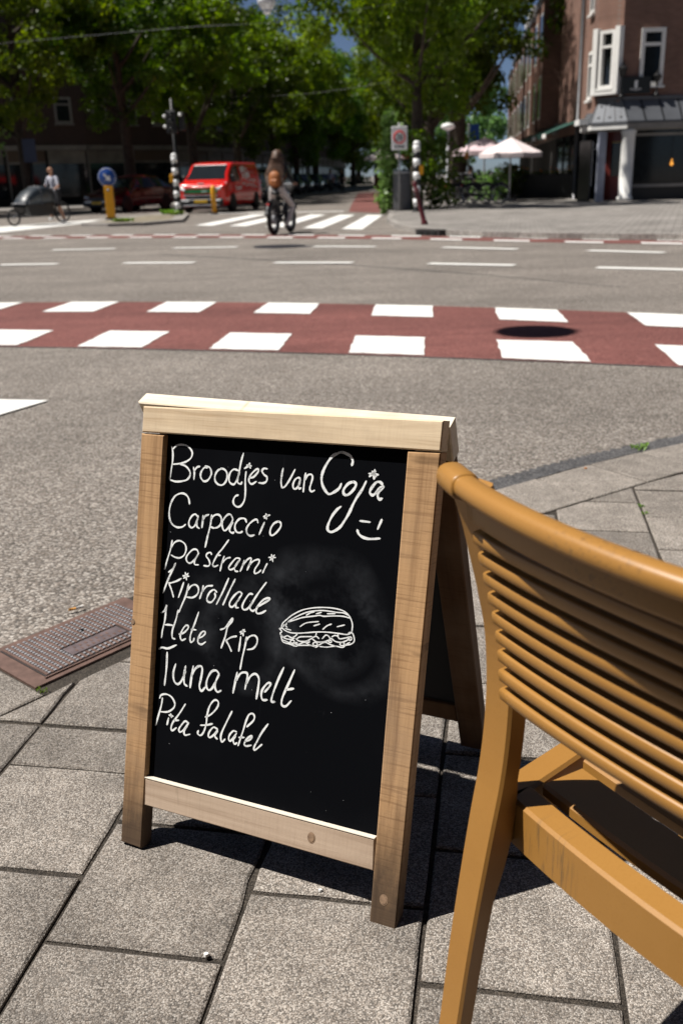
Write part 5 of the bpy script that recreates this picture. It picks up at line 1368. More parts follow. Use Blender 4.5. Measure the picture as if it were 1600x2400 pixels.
# leaning maroon bollard
ab = thing("leaning_bollard", "leaning dark red iron bollard at the far kerb", "bollard", (2.05,21.95,0.085))
ab.rotation_euler = (R(-7), R(-14), 0)
q = MB(); q.lathe([(0.075,-0.05),(0.075,0.06),(0.055,0.10),(0.05,0.70),(0.065,0.72),(0.065,0.76),(0.045,0.80),(0.05,0.9),(0.03,0.96),(0.0,0.98)], 14)
obj("shaft", q, M_MAROON, ab)
obj("collar", MB().lathe([(0.068,0.735),(0.072,0.745),(0.068,0.755)], 14), M_MAROON, ab)
# white lamp post, blue sign, cabinet
lp_ = thing("lamp_post", "slim pale lamp post with flat white lantern before the thick trunk", "lamp post", (4.75,41.0,0.09))
obj("mast", MB().lathe([(0.07,0),(0.055,0.3),(0.05,2.75),(0.0,2.76)], 12), simple("pale_grey_mast", (0.55,0.56,0.58), 0.5), lp_)
obj("lantern", MB().lathe([(0.05,2.70),(0.24,2.78),(0.30,2.84),(0.22,2.95),(0.0,3.0)], 20), M_WHITEP, lp_)
bs_ = thing("blue_sign", "blue rectangular street sign on a grey pole left of the parasols", "road sign", (5.0,36.6,0.09))
obj("pole", MB().lathe([(0.03,0),(0.03,2.75),(0.0,2.76)], 10), M_GREY, bs_)
obj("plate", MB().bbox((0.04,-0.05,2.15),(0.38,-0.03,2.72), 0.008), M_BLUE, bs_)
pk = MB(); pk.tube([(0.15,-0.053,2.28),(0.15,-0.053,2.60),(0.23,-0.053,2.60),(0.27,-0.053,2.53),(0.23,-0.053,2.45),(0.15,-0.053,2.45)], 0.02, 5)
obj("small_plate", MB().bbox((-0.14,-0.05,1.55),(0.0,-0.03,1.78), 0.006), simple("orange_plate", (0.6,0.2,0.03), 0.5), bs_)
ds = thing("direction_board", "dark blue notice board on a pole in front of the left houses", "notice board", (-13.0,43.6,0.0))
obj("pole", MB().lathe([(0.05,0),(0.05,2.7),(0.0,2.71)], 10), M_BLACK, ds)
obj("panel", MB().bbox((-0.28,-0.06,2.1),(0.28,0.0,3.05), 0.01), simple("slate_blue", (0.035,0.05,0.10), 0.5), ds)

# hanging street lamps and their wires
def hang_lamp(label, x, y, z, r):
    t = thing("hanging_street_lamp", label, "street lamp", (x,y,z), 0, "street lamps hung on wires")
    obj("shade", MB().lathe([(r*0.55,-0.20),(r,-0.02),(r,0.03),(r*0.7,0.16),(r*0.25,0.26),(0.05,0.30)], 28), simple("lamp_grey", (0.62,0.63,0.65), 0.4, 0.2) if "lamp_grey" not in MATS else MATS["lamp_grey"], t)
    obj("bowl", MB().lathe([(0.0,-0.34),(r*0.35,-0.30),(r*0.52,-0.20)], 24), M_WHITEP, t)
    obj("hook", MB().tube([(0,0,0.28),(0,0,0.55)], 0.02, 6), M_BLACK, t)
hang_lamp("round pale street lamp hanging at the top of the picture", -1.70, 30.0, 5.88, 0.27)
LZ = 6.2
hang_lamp("street lamp hanging over the near cycle lane, seen only by its shadow", 1.52-0.595*LZ, 7.24-0.004*LZ, LZ, 0.30)
def wire(label, pts):
    o_ = MB(); o_.tube(smooth_path(pts, 10), 0.004, 5); obj("overhead_wire", o_, M_GREY, None, label, "wire", group="overhead wires")
wire("pale overhead wire slung in front of the left trees", [(-12,37,5.9),(-4.4,30,5.28),(-0.1,30,5.5),(9.2,35.4,7.6)])
wire("thin overhead wire across the street in the tree shade", [(-9.4,61,6.0),(-0.6,46,4.72),(9.9,45.5,6.2)])
wire("wire carrying the round pale lamp above the street", [(-12,37,7.6),(-1.72,30,6.52),(9.3,35.6,8.6)])
wire("wire carrying the lamp over the near cycle lane", [(-14,7.9,7.6),(1.52-0.595*LZ,7.2,LZ+0.57),(14,8.3,8.2)])

# ------------------------------------------------------------------ parasols, planter, terrace
def parasol(label, x, y, z, r, h, mat, n=8, z0=0.09, group="white cafe parasols"):
    t = thing("parasol", label, "parasol", (x,y,z0), 0.2, group)
    obj("pole", MB().lathe([(0.03,0),(0.03,z+h),(0.0,z+h+0.06)], 10), M_WHITEP, t)
    obj("base", MB().lathe([(0.28,0),(0.28,0.06),(0.05,0.10)], 16), M_GREY, t)
    for i in range(n):
        a0, a1 = 2*math.pi*i/n, 2*math.pi*(i+1)/n; am = (a0+a1)/2
        A = (r*math.cos(a0), r*math.sin(a0), z); B = (r*math.cos(a1), r*math.sin(a1), z); Mid = (r*0.93*math.cos(am), r*0.93*math.sin(am), z-0.02); T = (0,0,z+h)
        q = MB(); drop = Vector((0,0,-0.16))
        q.add([T,A,Mid,B], [(0,1,2,3)]); q.add([A, Mid, B, Vector(A)+drop, Vector(Mid)+drop*0.9, Vector(B)+drop], [(0,3,4,1),(1,4,5,2)])
        pn = obj("canopy_panel", q, mat, t)
        sm = pn.modifiers.new("solid", 'SOLIDIFY'); sm.thickness = 0.008
parasol("front white cafe parasol right of the trees", 6.75, 37.8, 1.72, 1.25, 0.55, M_PARASOL)
parasol("rear pinkish cafe parasol partly hidden behind the front one", 6.2, 40.6, 1.88, 1.35, 0.52, simple("parasol_pink", (0.62,0.48,0.50), 0.85))
parasol("small white parasol far down the street beside the creeper", 4.1, 78, 2.35, 1.6, 0.75, M_PARASOL, group="far parasols")
st_ = thing("market_kiosk", "dim red kiosk under the small far parasol", "kiosk", (4.6,80,0.09))
obj("counter", MB().box((-1.2,-0.5,0),(1.0,0.5,1.2)), simple("kiosk_dark_red", (0.09,0.02,0.02), 0.7), st_)
obj("canopy", MB().box((-0.2,-0.8,2.3),(1.6,0.6,2.5)), M_REDSIGN, st_)
for x in (-0.1, 1.5): obj("support", MB().box((x-0.04,-0.7,0),(x+0.04,-0.62,2.3)), M_BLACK, st_)
pb = thing("planter_box", "long black planter screen with orange flowers before the cafe", "planter", (8.45,41.0,0.09), R(-60))
obj("box", MB().bbox((-2.9,-0.2,0.0),(2.9,0.2,0.92), 0.02), simple("planter_black", (0.012,0.012,0.013), 0.6), pb)
obj("soil", MB().box((-2.8,-0.15,0.90),(2.8,0.15,0.935)), simple("dark_soil", (0.03,0.02,0.012), 0.9), pb)
rgp = np.random.default_rng(3)
obj("leaves", leaf_mesh("leaves", M_LEAFB, [(x, 0, 0.98) for x in np.linspace(-2.7,2.7,26)], 26, 0.16, 0.07, 4), None, pb)
fl = MB()
for i in range(90):
    x = rgp.uniform(-2.8,-0.6) if i < 70 else rgp.uniform(-0.6,2.6); y, z = rgp.uniform(-0.2,0.2), rgp.uniform(1.0,1.22); r_ = rgp.uniform(0.035,0.06)
    fl.lathe([(0.0,-0.01),(r_,0.015),(r_*0.5,0.03),(0,0.035)], 6, Matrix.Translation((x,y,z)), mi=int(rgp.integers(0,2)), smooth=False)
obj("flowers", fl, [simple("flower_orange", (0.85,0.22,0.01), 0.6), simple("flower_yellow", (0.9,0.45,0.01), 0.6)], pb, kind="stuff")
for k, (x, y, lab) in enumerate(((7.0,42.6,"round cafe table between the seated guests"),(7.9,44.5,"round cafe table furthest back on the terrace"))):
    tb = thing("cafe_table", lab, "table", (x,y,0.09), 0, "cafe tables")
    obj("top", MB().lathe([(0.35,0.72),(0.35,0.75),(0.33,0.755)], 20), M_GREYW, tb)
    obj("leg", MB().lathe([(0.22,0),(0.04,0.04),(0.035,0.72)], 12), M_BLACK, tb)

# ------------------------------------------------------------------ vehicles
def wheel(parent, x, y, r, w):
    s_ = 1 if x > 0 else -1
    Mx = Matrix.Translation((x,y,r)) @ Matrix.Rotation(R(90)*s_,4,'Y')
    ty = obj("wheel", MB().lathe([(r*0.62,-w/2),(r*0.94,-w/2),(r,-w/3),(r,w/3),(r*0.94,w/2),(r*0.62,w/2)], 28, Mx), M_TYRE, parent)
    rim = MB(); rim.lathe([(r*0.62,w/2-0.02),(r*0.56,w/2-0.03),(r*0.5,w/2-0.06),(0.06,w/2-0.05),(0.0,w/2-0.03)], 20, Mx)
    for k in range(5): rim.box((-0.03,0.03,w/2-0.06),(0.03,r*0.58,w/2-0.018), Mx @ Matrix.Rotation(2*math.pi*k/5,4,'Z'))
    obj("rim", rim, M_GREY, ty)
def vehicle(name, label, cat, prof, belt, roofw, paint, loc, rz, van=False, group=None, wheel_r=0.32, ws_=(1,2), lamp=True):
    """prof: stations (y from the front, top z, half width); local front faces -y"""
    t = thing(name, label, cat, loc, rz, group)
    L_ = prof[-1][0]
    ys = np.array([p[0] for p in prof]); zt = np.array([p[1] for p in prof]); hw = np.array([p[2] for p in prof])
    def sec(y):
        z1 = float(np.interp(y, ys, zt)); w = float(np.interp(y, ys, hw)); zb = 0.22 + (0.10 if y < 0.15 or y > L_-0.15 else 0)
        b = min(belt, z1-0.05); k = max(0.0, min(1.0, (z1-belt)/0.35)); rw = w*(1-k) + roofw*k
        return z1, w, zb, b, rw
    def ring(y):
        z1, w, zb, b, rw = sec(y)
        half = [(w*0.86,zb),(w*0.97,zb+0.07),(w,zb+0.25),(w*0.995,b),(rw*1.0,z1-0.055),(rw-0.05,z1-0.015),(rw*0.5,z1)]
        return [(x,y,z) for x, z in half] + [(-x,y,z) for x, z in half[::-1]]
    yy = sorted(set(list(np.round(np.linspace(0, L_, 44),3)) + [p[0] for p in prof]))
    mb = MB(); mb.loft([ring(y) for y in yy][::-1])
    obj("body", mb, paint, t)
    # glass: windscreen, rear screen, side windows sit a few millimetres proud
    def glass(nm, ya, yb, side=None, lo=0.06, hi=0.10, parent=t):
        g = MB(); n = 8; R0, R1 = [], []
        for i in range(n+1):
            y = ya+(yb-ya)*i/n; z1, w, zb, b, rw = sec(y)
            if side is None:
                R0.append((-(rw-0.10), y-0.012, z1+0.004)); R1.append((rw-0.10, y-0.012, z1+0.004))
            else:
                f = lambda z: (w*0.995+(rw-w*0.995)*(z-b)/max(1e-3, z1-0.055-b)+0.008)*side
                za, zc_ = b+lo, z1-hi
                R0.append((f(za), y, za)); R1.append((f(zc_), y, max(zc_, za+0.01)))
        g.add(R0+R1, [(i, i+1, n+2+i, n+1+i) for i in range(n)], True)
        return obj(nm, g, M_GLASS, parent)
    glass("windscreen", prof[ws_[0]][0]+0.04, prof[ws_[1]][0]-0.06)
    y_a, y_b = prof[ws_[1]][0]-(0.25 if not van else 0.35), (prof[-3][0]-0.05 if not van else prof[ws_[1]][0]+0.65)
    for s_ in (-1, 1):
        if van: glass("side_window", y_a, y_b, s_, 0.05, 0.14)
        else:
            m1 = (y_a+y_b)/2
            glass("side_window", y_a+0.25, m1-0.04, s_); glass("side_window", m1+0.04, y_b, s_)
        z1, w, zb, b, rw = sec(prof[ws_[0]][0]+0.3)
        mr = MB(); mr.bbox((s_*(w+0.04)-0.06, y_a-0.08, b+0.02),(s_*(w+0.04)+0.06, y_a+0.06, b+0.17+(0.12 if van else 0)), 0.02); obj("mirror", mr, M_BLACK, t)
    if not van: glass("rear_screen", prof[-3][0]+0.05, prof[-2][0]-0.03)
    for y in (0.85 if not van else 0.95, L_-0.85):
        w = float(np.interp(y, ys, hw))
        for s_ in (-1, 1):
            ac = MB(); Mx = Matrix.Translation((s_*(w+0.003),y,wheel_r)) @ Matrix.Rotation(R(90)*s_,4,'Y'); ac.lathe([(0.0,-0.02),(wheel_r*1.16,-0.02),(wheel_r*1.16,0.002),(0.0,0.002)], 24, Mx)
            obj("wheel_arch", ac, M_BLACK, t); wheel(t, s_*(w-0.07), y, wheel_r, 0.2)
    w0 = hw[1]
    gz = 0.48 if not van else 0.50
    obj("bumper", MB().bbox((-w0*0.93,-0.07,0.24),(w0*0.93,0.10,gz), 0.03), M_BLACK, t)
    obj("number_plate", MB().box((-0.26,-0.085,gz-0.14),(0.26,-0.0705,gz-0.03)), M_PLATE, t)
    return t, sec
VANP = [(0.0,0.98,0.84),(0.10,1.06,0.92),(0.55,1.16,0.95),(1.30,1.74,0.95),(1.60,1.81,0.95),(4.5,1.80,0.95),(4.72,1.66,0.94),(4.8,1.1,0.92)]
CARP = [(0.0,0.62,0.72),(0.10,0.70,0.83),(0.55,0.80,0.88),(1.15,0.93,0.90),(1.95,1.38,0.90),(2.45,1.46,0.90),(3.35,1.42,0.89),(3.95,1.14,0.86),(4.25,0.98,0.82),(4.32,0.70,0.78)]
M_VANRED = simple("van_red", (0.72,0.014,0.010), 0.22, coat=0.6, var=0.03)
M_VANGREEN = simple("van_green", (0.0,0.16,0.05), 0.35)
van, vsec = vehicle("delivery_van", "bright red delivery van with green stripe and white lettering on the left", "van", VANP, 1.05, 0.80, M_VANRED, (-4.95,37.5,0.0), -0.225, True, ws_=(2,3))
for s_ in (-1, 1):
    q = MB(); q.tube([(s_*0.62,-0.045,0.83),(s_*0.74,-0.02,0.86),(s_*0.82,0.10,0.97),(s_*0.90,0.34,1.04)], [0.05,0.055,0.055,0.04], 8)
    obj("headlight", q, M_LAMPW, van)
    obj("fog_light", MB().bbox((s_*0.62-0.16,-0.085,0.42),(s_*0.62+0.16,-0.0705,0.48), 0.01), M_LAMPW, van)
obj("stripe", MB().box((-0.66,-0.03,0.70),(0.66,0.02,0.83)), M_VANGREEN, van)
obj("stripe", MB().box((-0.52,-0.055,0.715),(0.28,-0.031,0.80)), M_VANGREEN, van)
obj("stripe_mark", MB().box((0.05,-0.062,0.74),(0.26,-0.056,0.80)), simple("pale_green_mark", (0.4,0.6,0.5), 0.5), van)
obj("grille", MB().box((-0.62,-0.03,0.49),(0.62,0.01,0.60)), M_BLACK, van)
obj("chrome_strip", MB().box((-0.70,-0.06,0.60),(0.70,-0.02,0.64)), M_CHROME, van)
obj("bonnet_badge", MB().box((-0.12,0.02,1.03),(0.12,0.05,1.07)), M_LAMPW, van)
obj("skid_plate", MB().box((-0.72,-0.088,0.25),(0.72,-0.071,0.30)), M_CHROME, van)
# sun strip with white lettering blocks along the top of the windscreen
y_s = 1.235; z1, w, zb, b, rw = vsec(y_s)
q = MB()
for i in range(13):
    x0 = -0.66+0.102*i
    q.add([(x0,y_s-0.10,vsec(y_s-0.10)[0]+0.012),(x0+0.088,y_s-0.10,vsec(y_s-0.10)[0]+0.012),(x0+0.088,y_s+0.03,vsec(y_s+0.03)[0]+0.012),(x0,y_s+0.03,vsec(y_s+0.03)[0]+0.012)], [(0,1,2,3)])
obj("windscreen_lettering", q, M_WHITEP, van)
q = MB()
for (ya, za, ww, hh) in ((2.25,1.42,0.55,0.22),(2.35,1.24,0.25,0.15),(2.70,1.20,0.60,0.24),(3.0,1.10,0.9,0.05),(2.2,0.98,0.35,0.06),(2.6,0.93,1.1,0.035),(3.4,0.86,0.8,0.03),(1.35,0.80,0.10,0.16),(1.55,0.80,0.5,0.10),(2.9,1.50,0.2,0.12)):
    for k in range(max(1,int(ww/0.16))):
        w1 = ww/max(1,int(ww/0.16)); y0 = ya+k*w1
        def sx_(z, y): 
            z1, w, zb, b, rw = vsec(y); 
            return (w*0.995 if z < b else w*0.995+(rw-w*0.995)*(z-b)/(z1-0.055-b))+0.012
        y1 = y0+w1*0.8; zz = za+0.02*((k*7) % 3-1)
        for sgn in (1,):
            q.add([(sx_(zz,y0),y0,zz),(sx_(zz,y1),y1,zz),(sx_(zz+hh,y1),y1,zz+hh),(sx_(zz+hh,y0),y0,zz+hh)], [(0,1,2,3)])
obj("side_lettering", q, M_WHITEP, van)
M_CARRED = simple("dark_maroon_paint", (0.085,0.008,0.012), 0.18, coat=0.8, var=0.05)
CARS = []
def car(label, paint, x, y, rz, lights=True, group="cars parked along the left kerb"):
    t, s_ = vehicle("parked_car", label, "car", CARP, 0.88, 0.60, paint, (x,y,0.0), rz, False, group, 0.31, (3,4))
    for k in (-1, 1):
        q = MB(); q.tube([(k*0.45,-0.005,0.60),(k*0.62,0.02,0.61),(k*0.78,0.14,0.64)], [0.03,0.05,0.045], 8); obj("headlight", q, M_LAMPW, t)
    obj("grille", MB().box((-0.42,-0.03,0.50),(0.42,0.02,0.60)), M_BLACK, t)
    obj("chrome_strip", MB().box((-0.62,-0.08,0.42),(0.62,-0.071,0.45)), M_CHROME, t)
    return t
c0 = car("dark maroon car with shining headlamps left of the yellow bollard", M_CARRED, -9.75, 41.2, -0.48)
def recolour(root, old, new):
    for ch in root.children:
        for s_ in ch.material_slots:
            if s_.material == old: s_.link = 'OBJECT'; s_.material = new
paints = [("pale_silver_paint",(0.30,0.33,0.36)),("black_paint",(0.012,0.012,0.014)),("dark_blue_paint",(0.02,0.03,0.06)),("grey_paint",(0.10,0.10,0.11)),("green_grey_paint",(0.06,0.08,0.07)),("black_paint_b",(0.015,0.014,0.014)),("navy_paint",(0.012,0.02,0.045))]
spots = [(-4.25,48.6,"silver blue car parked right behind the red van"),(-3.95,66.5,"black car parked behind the white van"),(-3.3,72.6,"dark blue car in the shaded row, third behind the van"),(-2.7,79,"grey car in the shaded row further down the street"),(-1.9,86,"grey green car near the far end of the row"),(-1.1,93.5,"black car second to last in the shaded row"),(-0.2,101,"navy car at the end of the shaded row")]
for (x, y, lab), (pn, pc) in zip(spots, paints):
    c = copy_tree(c0); c.location = (x, y, 0); c.rotation_euler = (0,0,-0.085); c["label"] = lab
    recolour(c, M_CARRED, simple(pn, pc, 0.2, coat=0.7, var=0.05))
v2 = copy_tree(van)
for ch in list(v2.children):
    if ch.name.split(".")[0] in ("windscreen_lettering","side_lettering","stripe","stripe_mark","bonnet_badge"): bpy.data.objects.remove(ch, do_unlink=True)
v2.location = (-3.75,58.0,0); v2.rotation_euler = (0,0,-0.085); v2["label"] = "grey white van parked in the shade left of the cyclist's head"
recolour(v2, M_VANRED, simple("van_grey_white", (0.50,0.52,0.53), 0.3, coat=0.4, var=0.04))

# ------------------------------------------------------------------ bicycles
def bicycle(name, label, cat, loc, rz, rw=0.34, tyre=0.022, base=1.06, frame_mat=None, step=True, group=None, fat=False, red=False):
    """heads along +y; rear wheel at the origin"""
    t = thing(name, label, cat, loc, rz, group)
    fm = frame_mat or M_BLACK
    for y in (0.0, base):
        ring = [(0, y+rw*math.cos(a_)-0*tyre, rw+tyre*0+rw*0+ (rw-tyre)*0 + rw*math.sin(a_)*1.0) for a_ in np.linspace(0,2*math.pi,33)[:-1]]
        ring = [(0, y+(rw-tyre)*math.cos(a_), rw+(rw-tyre)*math.sin(a_)) for a_ in np.linspace(0,2*math.pi,33)[:-1]]
        wh = obj("wheel", MB().tube(ring, tyre, 8, closed=True), M_TYRE, t)
        rm = MB(); rm.tube([(0, y+(rw-2.1*tyre)*math.cos(a_), rw+(rw-2.1*tyre)*math.sin(a_)) for a_ in np.linspace(0,2*math.pi,33)[:-1]], 0.012, 6, closed=True, flat=1.5); obj("rim", rm, M_CHROME if not fat else M_GREY, wh)
        sp_ = MB()
        for k in range(14):
            a_ = 2*math.pi*k/14; sp_.tube([(0.02*(-1)**k,y,rw),(0,y+(rw-2.1*tyre)*math.cos(a_),rw+(rw-2.1*tyre)*math.sin(a_))], 0.0025, 4)
        sp_.tube([(-0.05,y,rw),(0.05,y,rw)], 0.03 if not fat else 0.09, 10); obj("spokes", sp_, M_GREY, wh)
        fd = MB(); fd.tube([(0, y+(rw+0.03)*math.cos(a_), rw+(rw+0.03)*math.sin(a_)) for a_ in np.linspace(R(30), R(165), 12)], tyre+0.012, 6, flat=1.0); obj("mudguard", fd, fm, t)
    f = MB(); bb = (0,0.45,0.29); st_top = (0,0.30,0.80); hd_top = (0,base-0.24,0.92); hd_bot = (0,base-0.17,0.70)
    tb = 0.017 if not fat else 0.03
    f.tube([bb, st_top], tb, 8); f.tube([bb, hd_bot], tb, 8); f.tube([(0,0,rw), bb], 0.012, 6); f.tube([(0.05,0,rw),(0.03,0.33,0.70)], 0.01, 6); f.tube([(-0.05,0,rw),(-0.03,0.33,0.70)], 0.01, 6)
    f.tube([hd_top, hd_bot], tb*1.2, 8); f.tube([hd_bot, (0.05,base-0.03,rw+0.1),(0.05,base,rw)], 0.013, 6); f.tube([hd_bot, (-0.05,base-0.03,rw+0.1),(-0.05,base,rw)], 0.013, 6)
    f.tube([(0,0.34,0.66),(0,base-0.20,0.80)] if not step else [(0,0.38,0.50),(0,0.62,0.46),(0,base-0.19,0.78)], tb, 8)
    obj("frame", f, fm, t)
    hb = MB(); hb.tube([(-0.31,base-0.42,1.02),(-0.26,base-0.30,1.06),(0,base-0.24,1.04),(0.26,base-0.30,1.06),(0.31,base-0.42,1.02)], 0.012, 8); hb.tube([hd_top,(0,base-0.25,1.04)], 0.015, 8); obj("handlebar", hb, M_GREY, t)
    for s_ in (-1,1): obj("grip", MB().tube([(s_*0.31,base-0.42,1.02),(s_*0.30,base-0.53,1.0)], 0.018, 8), M_BLACK, t)
    sd_ = MB(); sd_.loft([[(x*w*0.5, y, 0.84+h+z*0.03) for x, z in ((-1,0),(-0.7,1),(0.7,1),(1,0),(0.6,-1),(-0.6,-1))] for y, w, h in ((0.12,0.14,0.03),(0.20,0.22,0.03),(0.30,0.15,0.01),(0.44,0.05,0.0))]); sd_.tube([st_top,(0,0.28,0.84)], 0.014, 6)
    obj("saddle", sd_, M_BLACK, t)
    ck = MB(); ck.tube([(0.07,0.45,0.29),(0.07,0.45+0.16*0.5,0.29-0.14)], 0.012, 6); ck.tube([(-0.07,0.45,0.29),(-0.07,0.45-0.08,0.29+0.14)], 0.012, 6); ck.tube([(-0.07,0.45,0.29),(0.07,0.45,0.29)], 0.02, 8)
    obj("cranks", ck, M_GREY, t)
    for s_ in (-1,1): obj("pedal", MB().bbox((s_*0.12-0.05,0.45+s_*0.08-0.04,0.29-s_*0.14-0.012),(s_*0.12+0.05,0.45+s_*0.08+0.04,0.29-s_*0.14+0.012), 0.004), M_BLACK, t)
    cg = MB(); cg.tube([(0.035,0.0,rw),(0.035,0.45,0.30)], 0.05, 8, flat=0.25); obj("chain_guard", cg, fm, t)
    rk = MB(); rk.box((-0.07,-0.28,0.70),(0.07,0.24,0.715)); rk.tube([(0.06,-0.2,0.70),(0.05,0,rw)], 0.007, 5); rk.tube([(-0.06,-0.2,0.70),(-0.05,0,rw)], 0.007, 5); obj("rear_rack", rk, fm, t)
    obj("rear_light", MB().bbox((-0.03,-0.31,0.62),(0.03,-0.285,0.67), 0.006), M_REDB, t)
    obj("front_lamp", MB().lathe([(0.03,0),(0.045,0.05),(0.0,0.055)], 10, Matrix.Translation((0,base-0.12,0.84)) @ Matrix.Rotation(R(-90),4,'X')), M_CHROME, t)
    return t
bp = bicycle("bicycle", "black city bicycle parked nearest the right of the rack, wheels side on", "bicycle", (4.85,34.9,0.09), R(-88), group="parked city bicycles")
for (x, y, rz, lab) in ((4.55,35.7,R(-78),"black bicycle parked behind the side-on bicycle"),(4.15,35.4,R(-35),"black bicycle standing at an angle in front of the thick trunk"),(3.75,35.9,R(-15),"black bicycle nearest the shrub in the parked group"),(4.5,37.2,R(-60),"black bicycle at the back of the parked group")):
    c = copy_tree(bp); c.location = (x,y,0.09); c.rotation_euler = (0,R(4),rz); c["label"] = lab
CY, CR = (-1.29,21.35,-0.014), R(-17)
bicycle("fat_tyre_bicycle", "black fat tyre electric bicycle ridden across the junction", "bicycle", CY, CR, 0.33, 0.055, 1.08, fat=True)

# ------------------------------------------------------------------ people
def person(label, joints, bones, mats, loc, rz, fingers=(), face=None, group=None):
    """joints: name -> (x,y,z,radius); bones: (a,b,material index); grown with a skin surface"""
    names = list(joints); idx = {n: i for i, n in enumerate(names)}
    me = bpy.data.meshes.new("body_skeleton")
    me.from_pydata([joints[n][:3] for n in names], [(idx[a_], idx[b_]) for a_, b_, _ in bones], [])
    o = bpy.data.objects.new("person", me); col.objects.link(o)
    o.modifiers.new("skin", 'SKIN'); ss = o.modifiers.new("sub", 'SUBSURF'); ss.levels = 2; ss.render_levels = 2
    for i, n in enumerate(names):
        r_ = joints[n][3]
        me.skin_vertices[0].data[i].radius = r_ if isinstance(r_, tuple) else (r_, r_)
        me.skin_vertices[0].data[i].use_root = (n == "pelvis")
    bpy.context.view_layer.update()
    ev = bpy.data.meshes.new_from_object(o.evaluated_get(bpy.context.evaluated_depsgraph_get()))
    bpy.data.objects.remove(o, do_unlink=True)
    for mt in mats: ev.materials.append(mt)
    seg_ = [(Vector(joints[a_][:3]), Vector(joints[b_][:3]), mi) for a_, b_, mi in bones]
    for p in ev.polygons:
        c = p.center; best = (1e9, 0)
        for a_, b_, mi in seg_:
            d = b_-a_; t = max(0, min(1, (c-a_).dot(d)/max(1e-9, d.length_squared))); q = (c-(a_+d*t)).length
            if q < best[0]: best = (q, mi)
        p.material_index = best[1]; p.use_smooth = True
    # fingers and facial features join the same mesh
    ext = MB()
    for (h, d, up_) in fingers:
        h, d, up_ = Vector(h), Vector(d).normalized(), Vector(up_).normalized(); sd2 = d.cross(up_)
        for k, L_ in enumerate((0.062,0.072,0.066,0.05)):
            b0 = h + sd2*(0.030-0.02*k) + d*0.03
            ext.tube([b0, b0+d*L_*0.55-up_*0.008, b0+d*L_*0.8-up_*0.03, b0+d*L_*0.6-up_*0.05], [0.009,0.0085,0.008,0.006], 6)
        ext.tube([h+sd2*0.03, h+sd2*0.055+d*0.03-up_*0.01, h+sd2*0.045+d*0.055-up_*0.03], [0.011,0.010,0.007], 6)
    if face:
        hc, fd_ = Vector(face[0]), Vector(face[1]).normalized(); sd2 = fd_.cross(Vector((0,0,1)))
        ext.tube([hc+fd_*0.088+Vector((0,0,0.02)), hc+fd_*0.118-Vector((0,0,0.025)), hc+fd_*0.09-Vector((0,0,0.03))], [0.008,0.014,0.008], 6)
        for s_ in (-1,1):
            ext.lathe([(0.0,-0.012),(0.012,0.0),(0.0,0.012)], 8, Matrix.Translation(hc+fd_*0.088+sd2*0.035*s_+Vector((0,0,0.015))), mi=1)
            ext.tube([hc+sd2*0.088*s_-Vector((0,0,0.03)), hc+sd2*0.105*s_+Vector((0,0,0.0)), hc+sd2*0.09*s_+Vector((0,0,0.03))], [0.01,0.014,0.01], 6)
        ext.tube([hc+fd_*0.094+sd2*0.025-Vector((0,0,0.055)), hc+fd_*0.098-Vector((0,0,0.058)), hc+fd_*0.094-sd2*0.025-Vector((0,0,0.055))], [0.004,0.007,0.004], 5, mi=2)
    pobj = bpy.data.objects.new("person", ev); col.objects.link(pobj)
    pobj.location = loc; pobj.rotation_euler = (0,0,rz); set_tags(pobj, label, "person", group)
    if ext.v:
        import bmesh
        bm = bmesh.new(); bm.from_mesh(ev)
        base = [bm.verts.new(v) for v in ext.v]
        nsk = len(mats)
        for f_, mi in zip(ext.f, ext.mi):
            try:
                ff = bm.faces.new([base[i] for i in f_]); ff.smooth = True; ff.material_index = 0 if mi == 0 else min(len(mats)-1, 0+0)
            except ValueError: pass
        bm.to_mesh(ev); bm.free()
    return pobj
M_JACKET = simple("black_jacket", (0.012,0.012,0.014), 0.8)
M_TROUS = simple("pale_grey_trousers", (0.62,0.58,0.55), 0.85, var=0.1, vscale=9)
M_SHOE = simple("dark_shoe", (0.16,0.15,0.18), 0.7)
M_HAIRB = simple("brown_hair", (0.085,0.045,0.026), 0.55, var=0.45, vscale=26)
M_PACK = simple("tan_leather", (0.34,0.115,0.03), 0.6, var=0.15)
M_SHIRT = simple("pale_shirt", (0.52,0.53,0.60), 0.85, var=0.1)
M_SHORT = simple("dark_shorts", (0.02,0.02,0.024), 0.85)
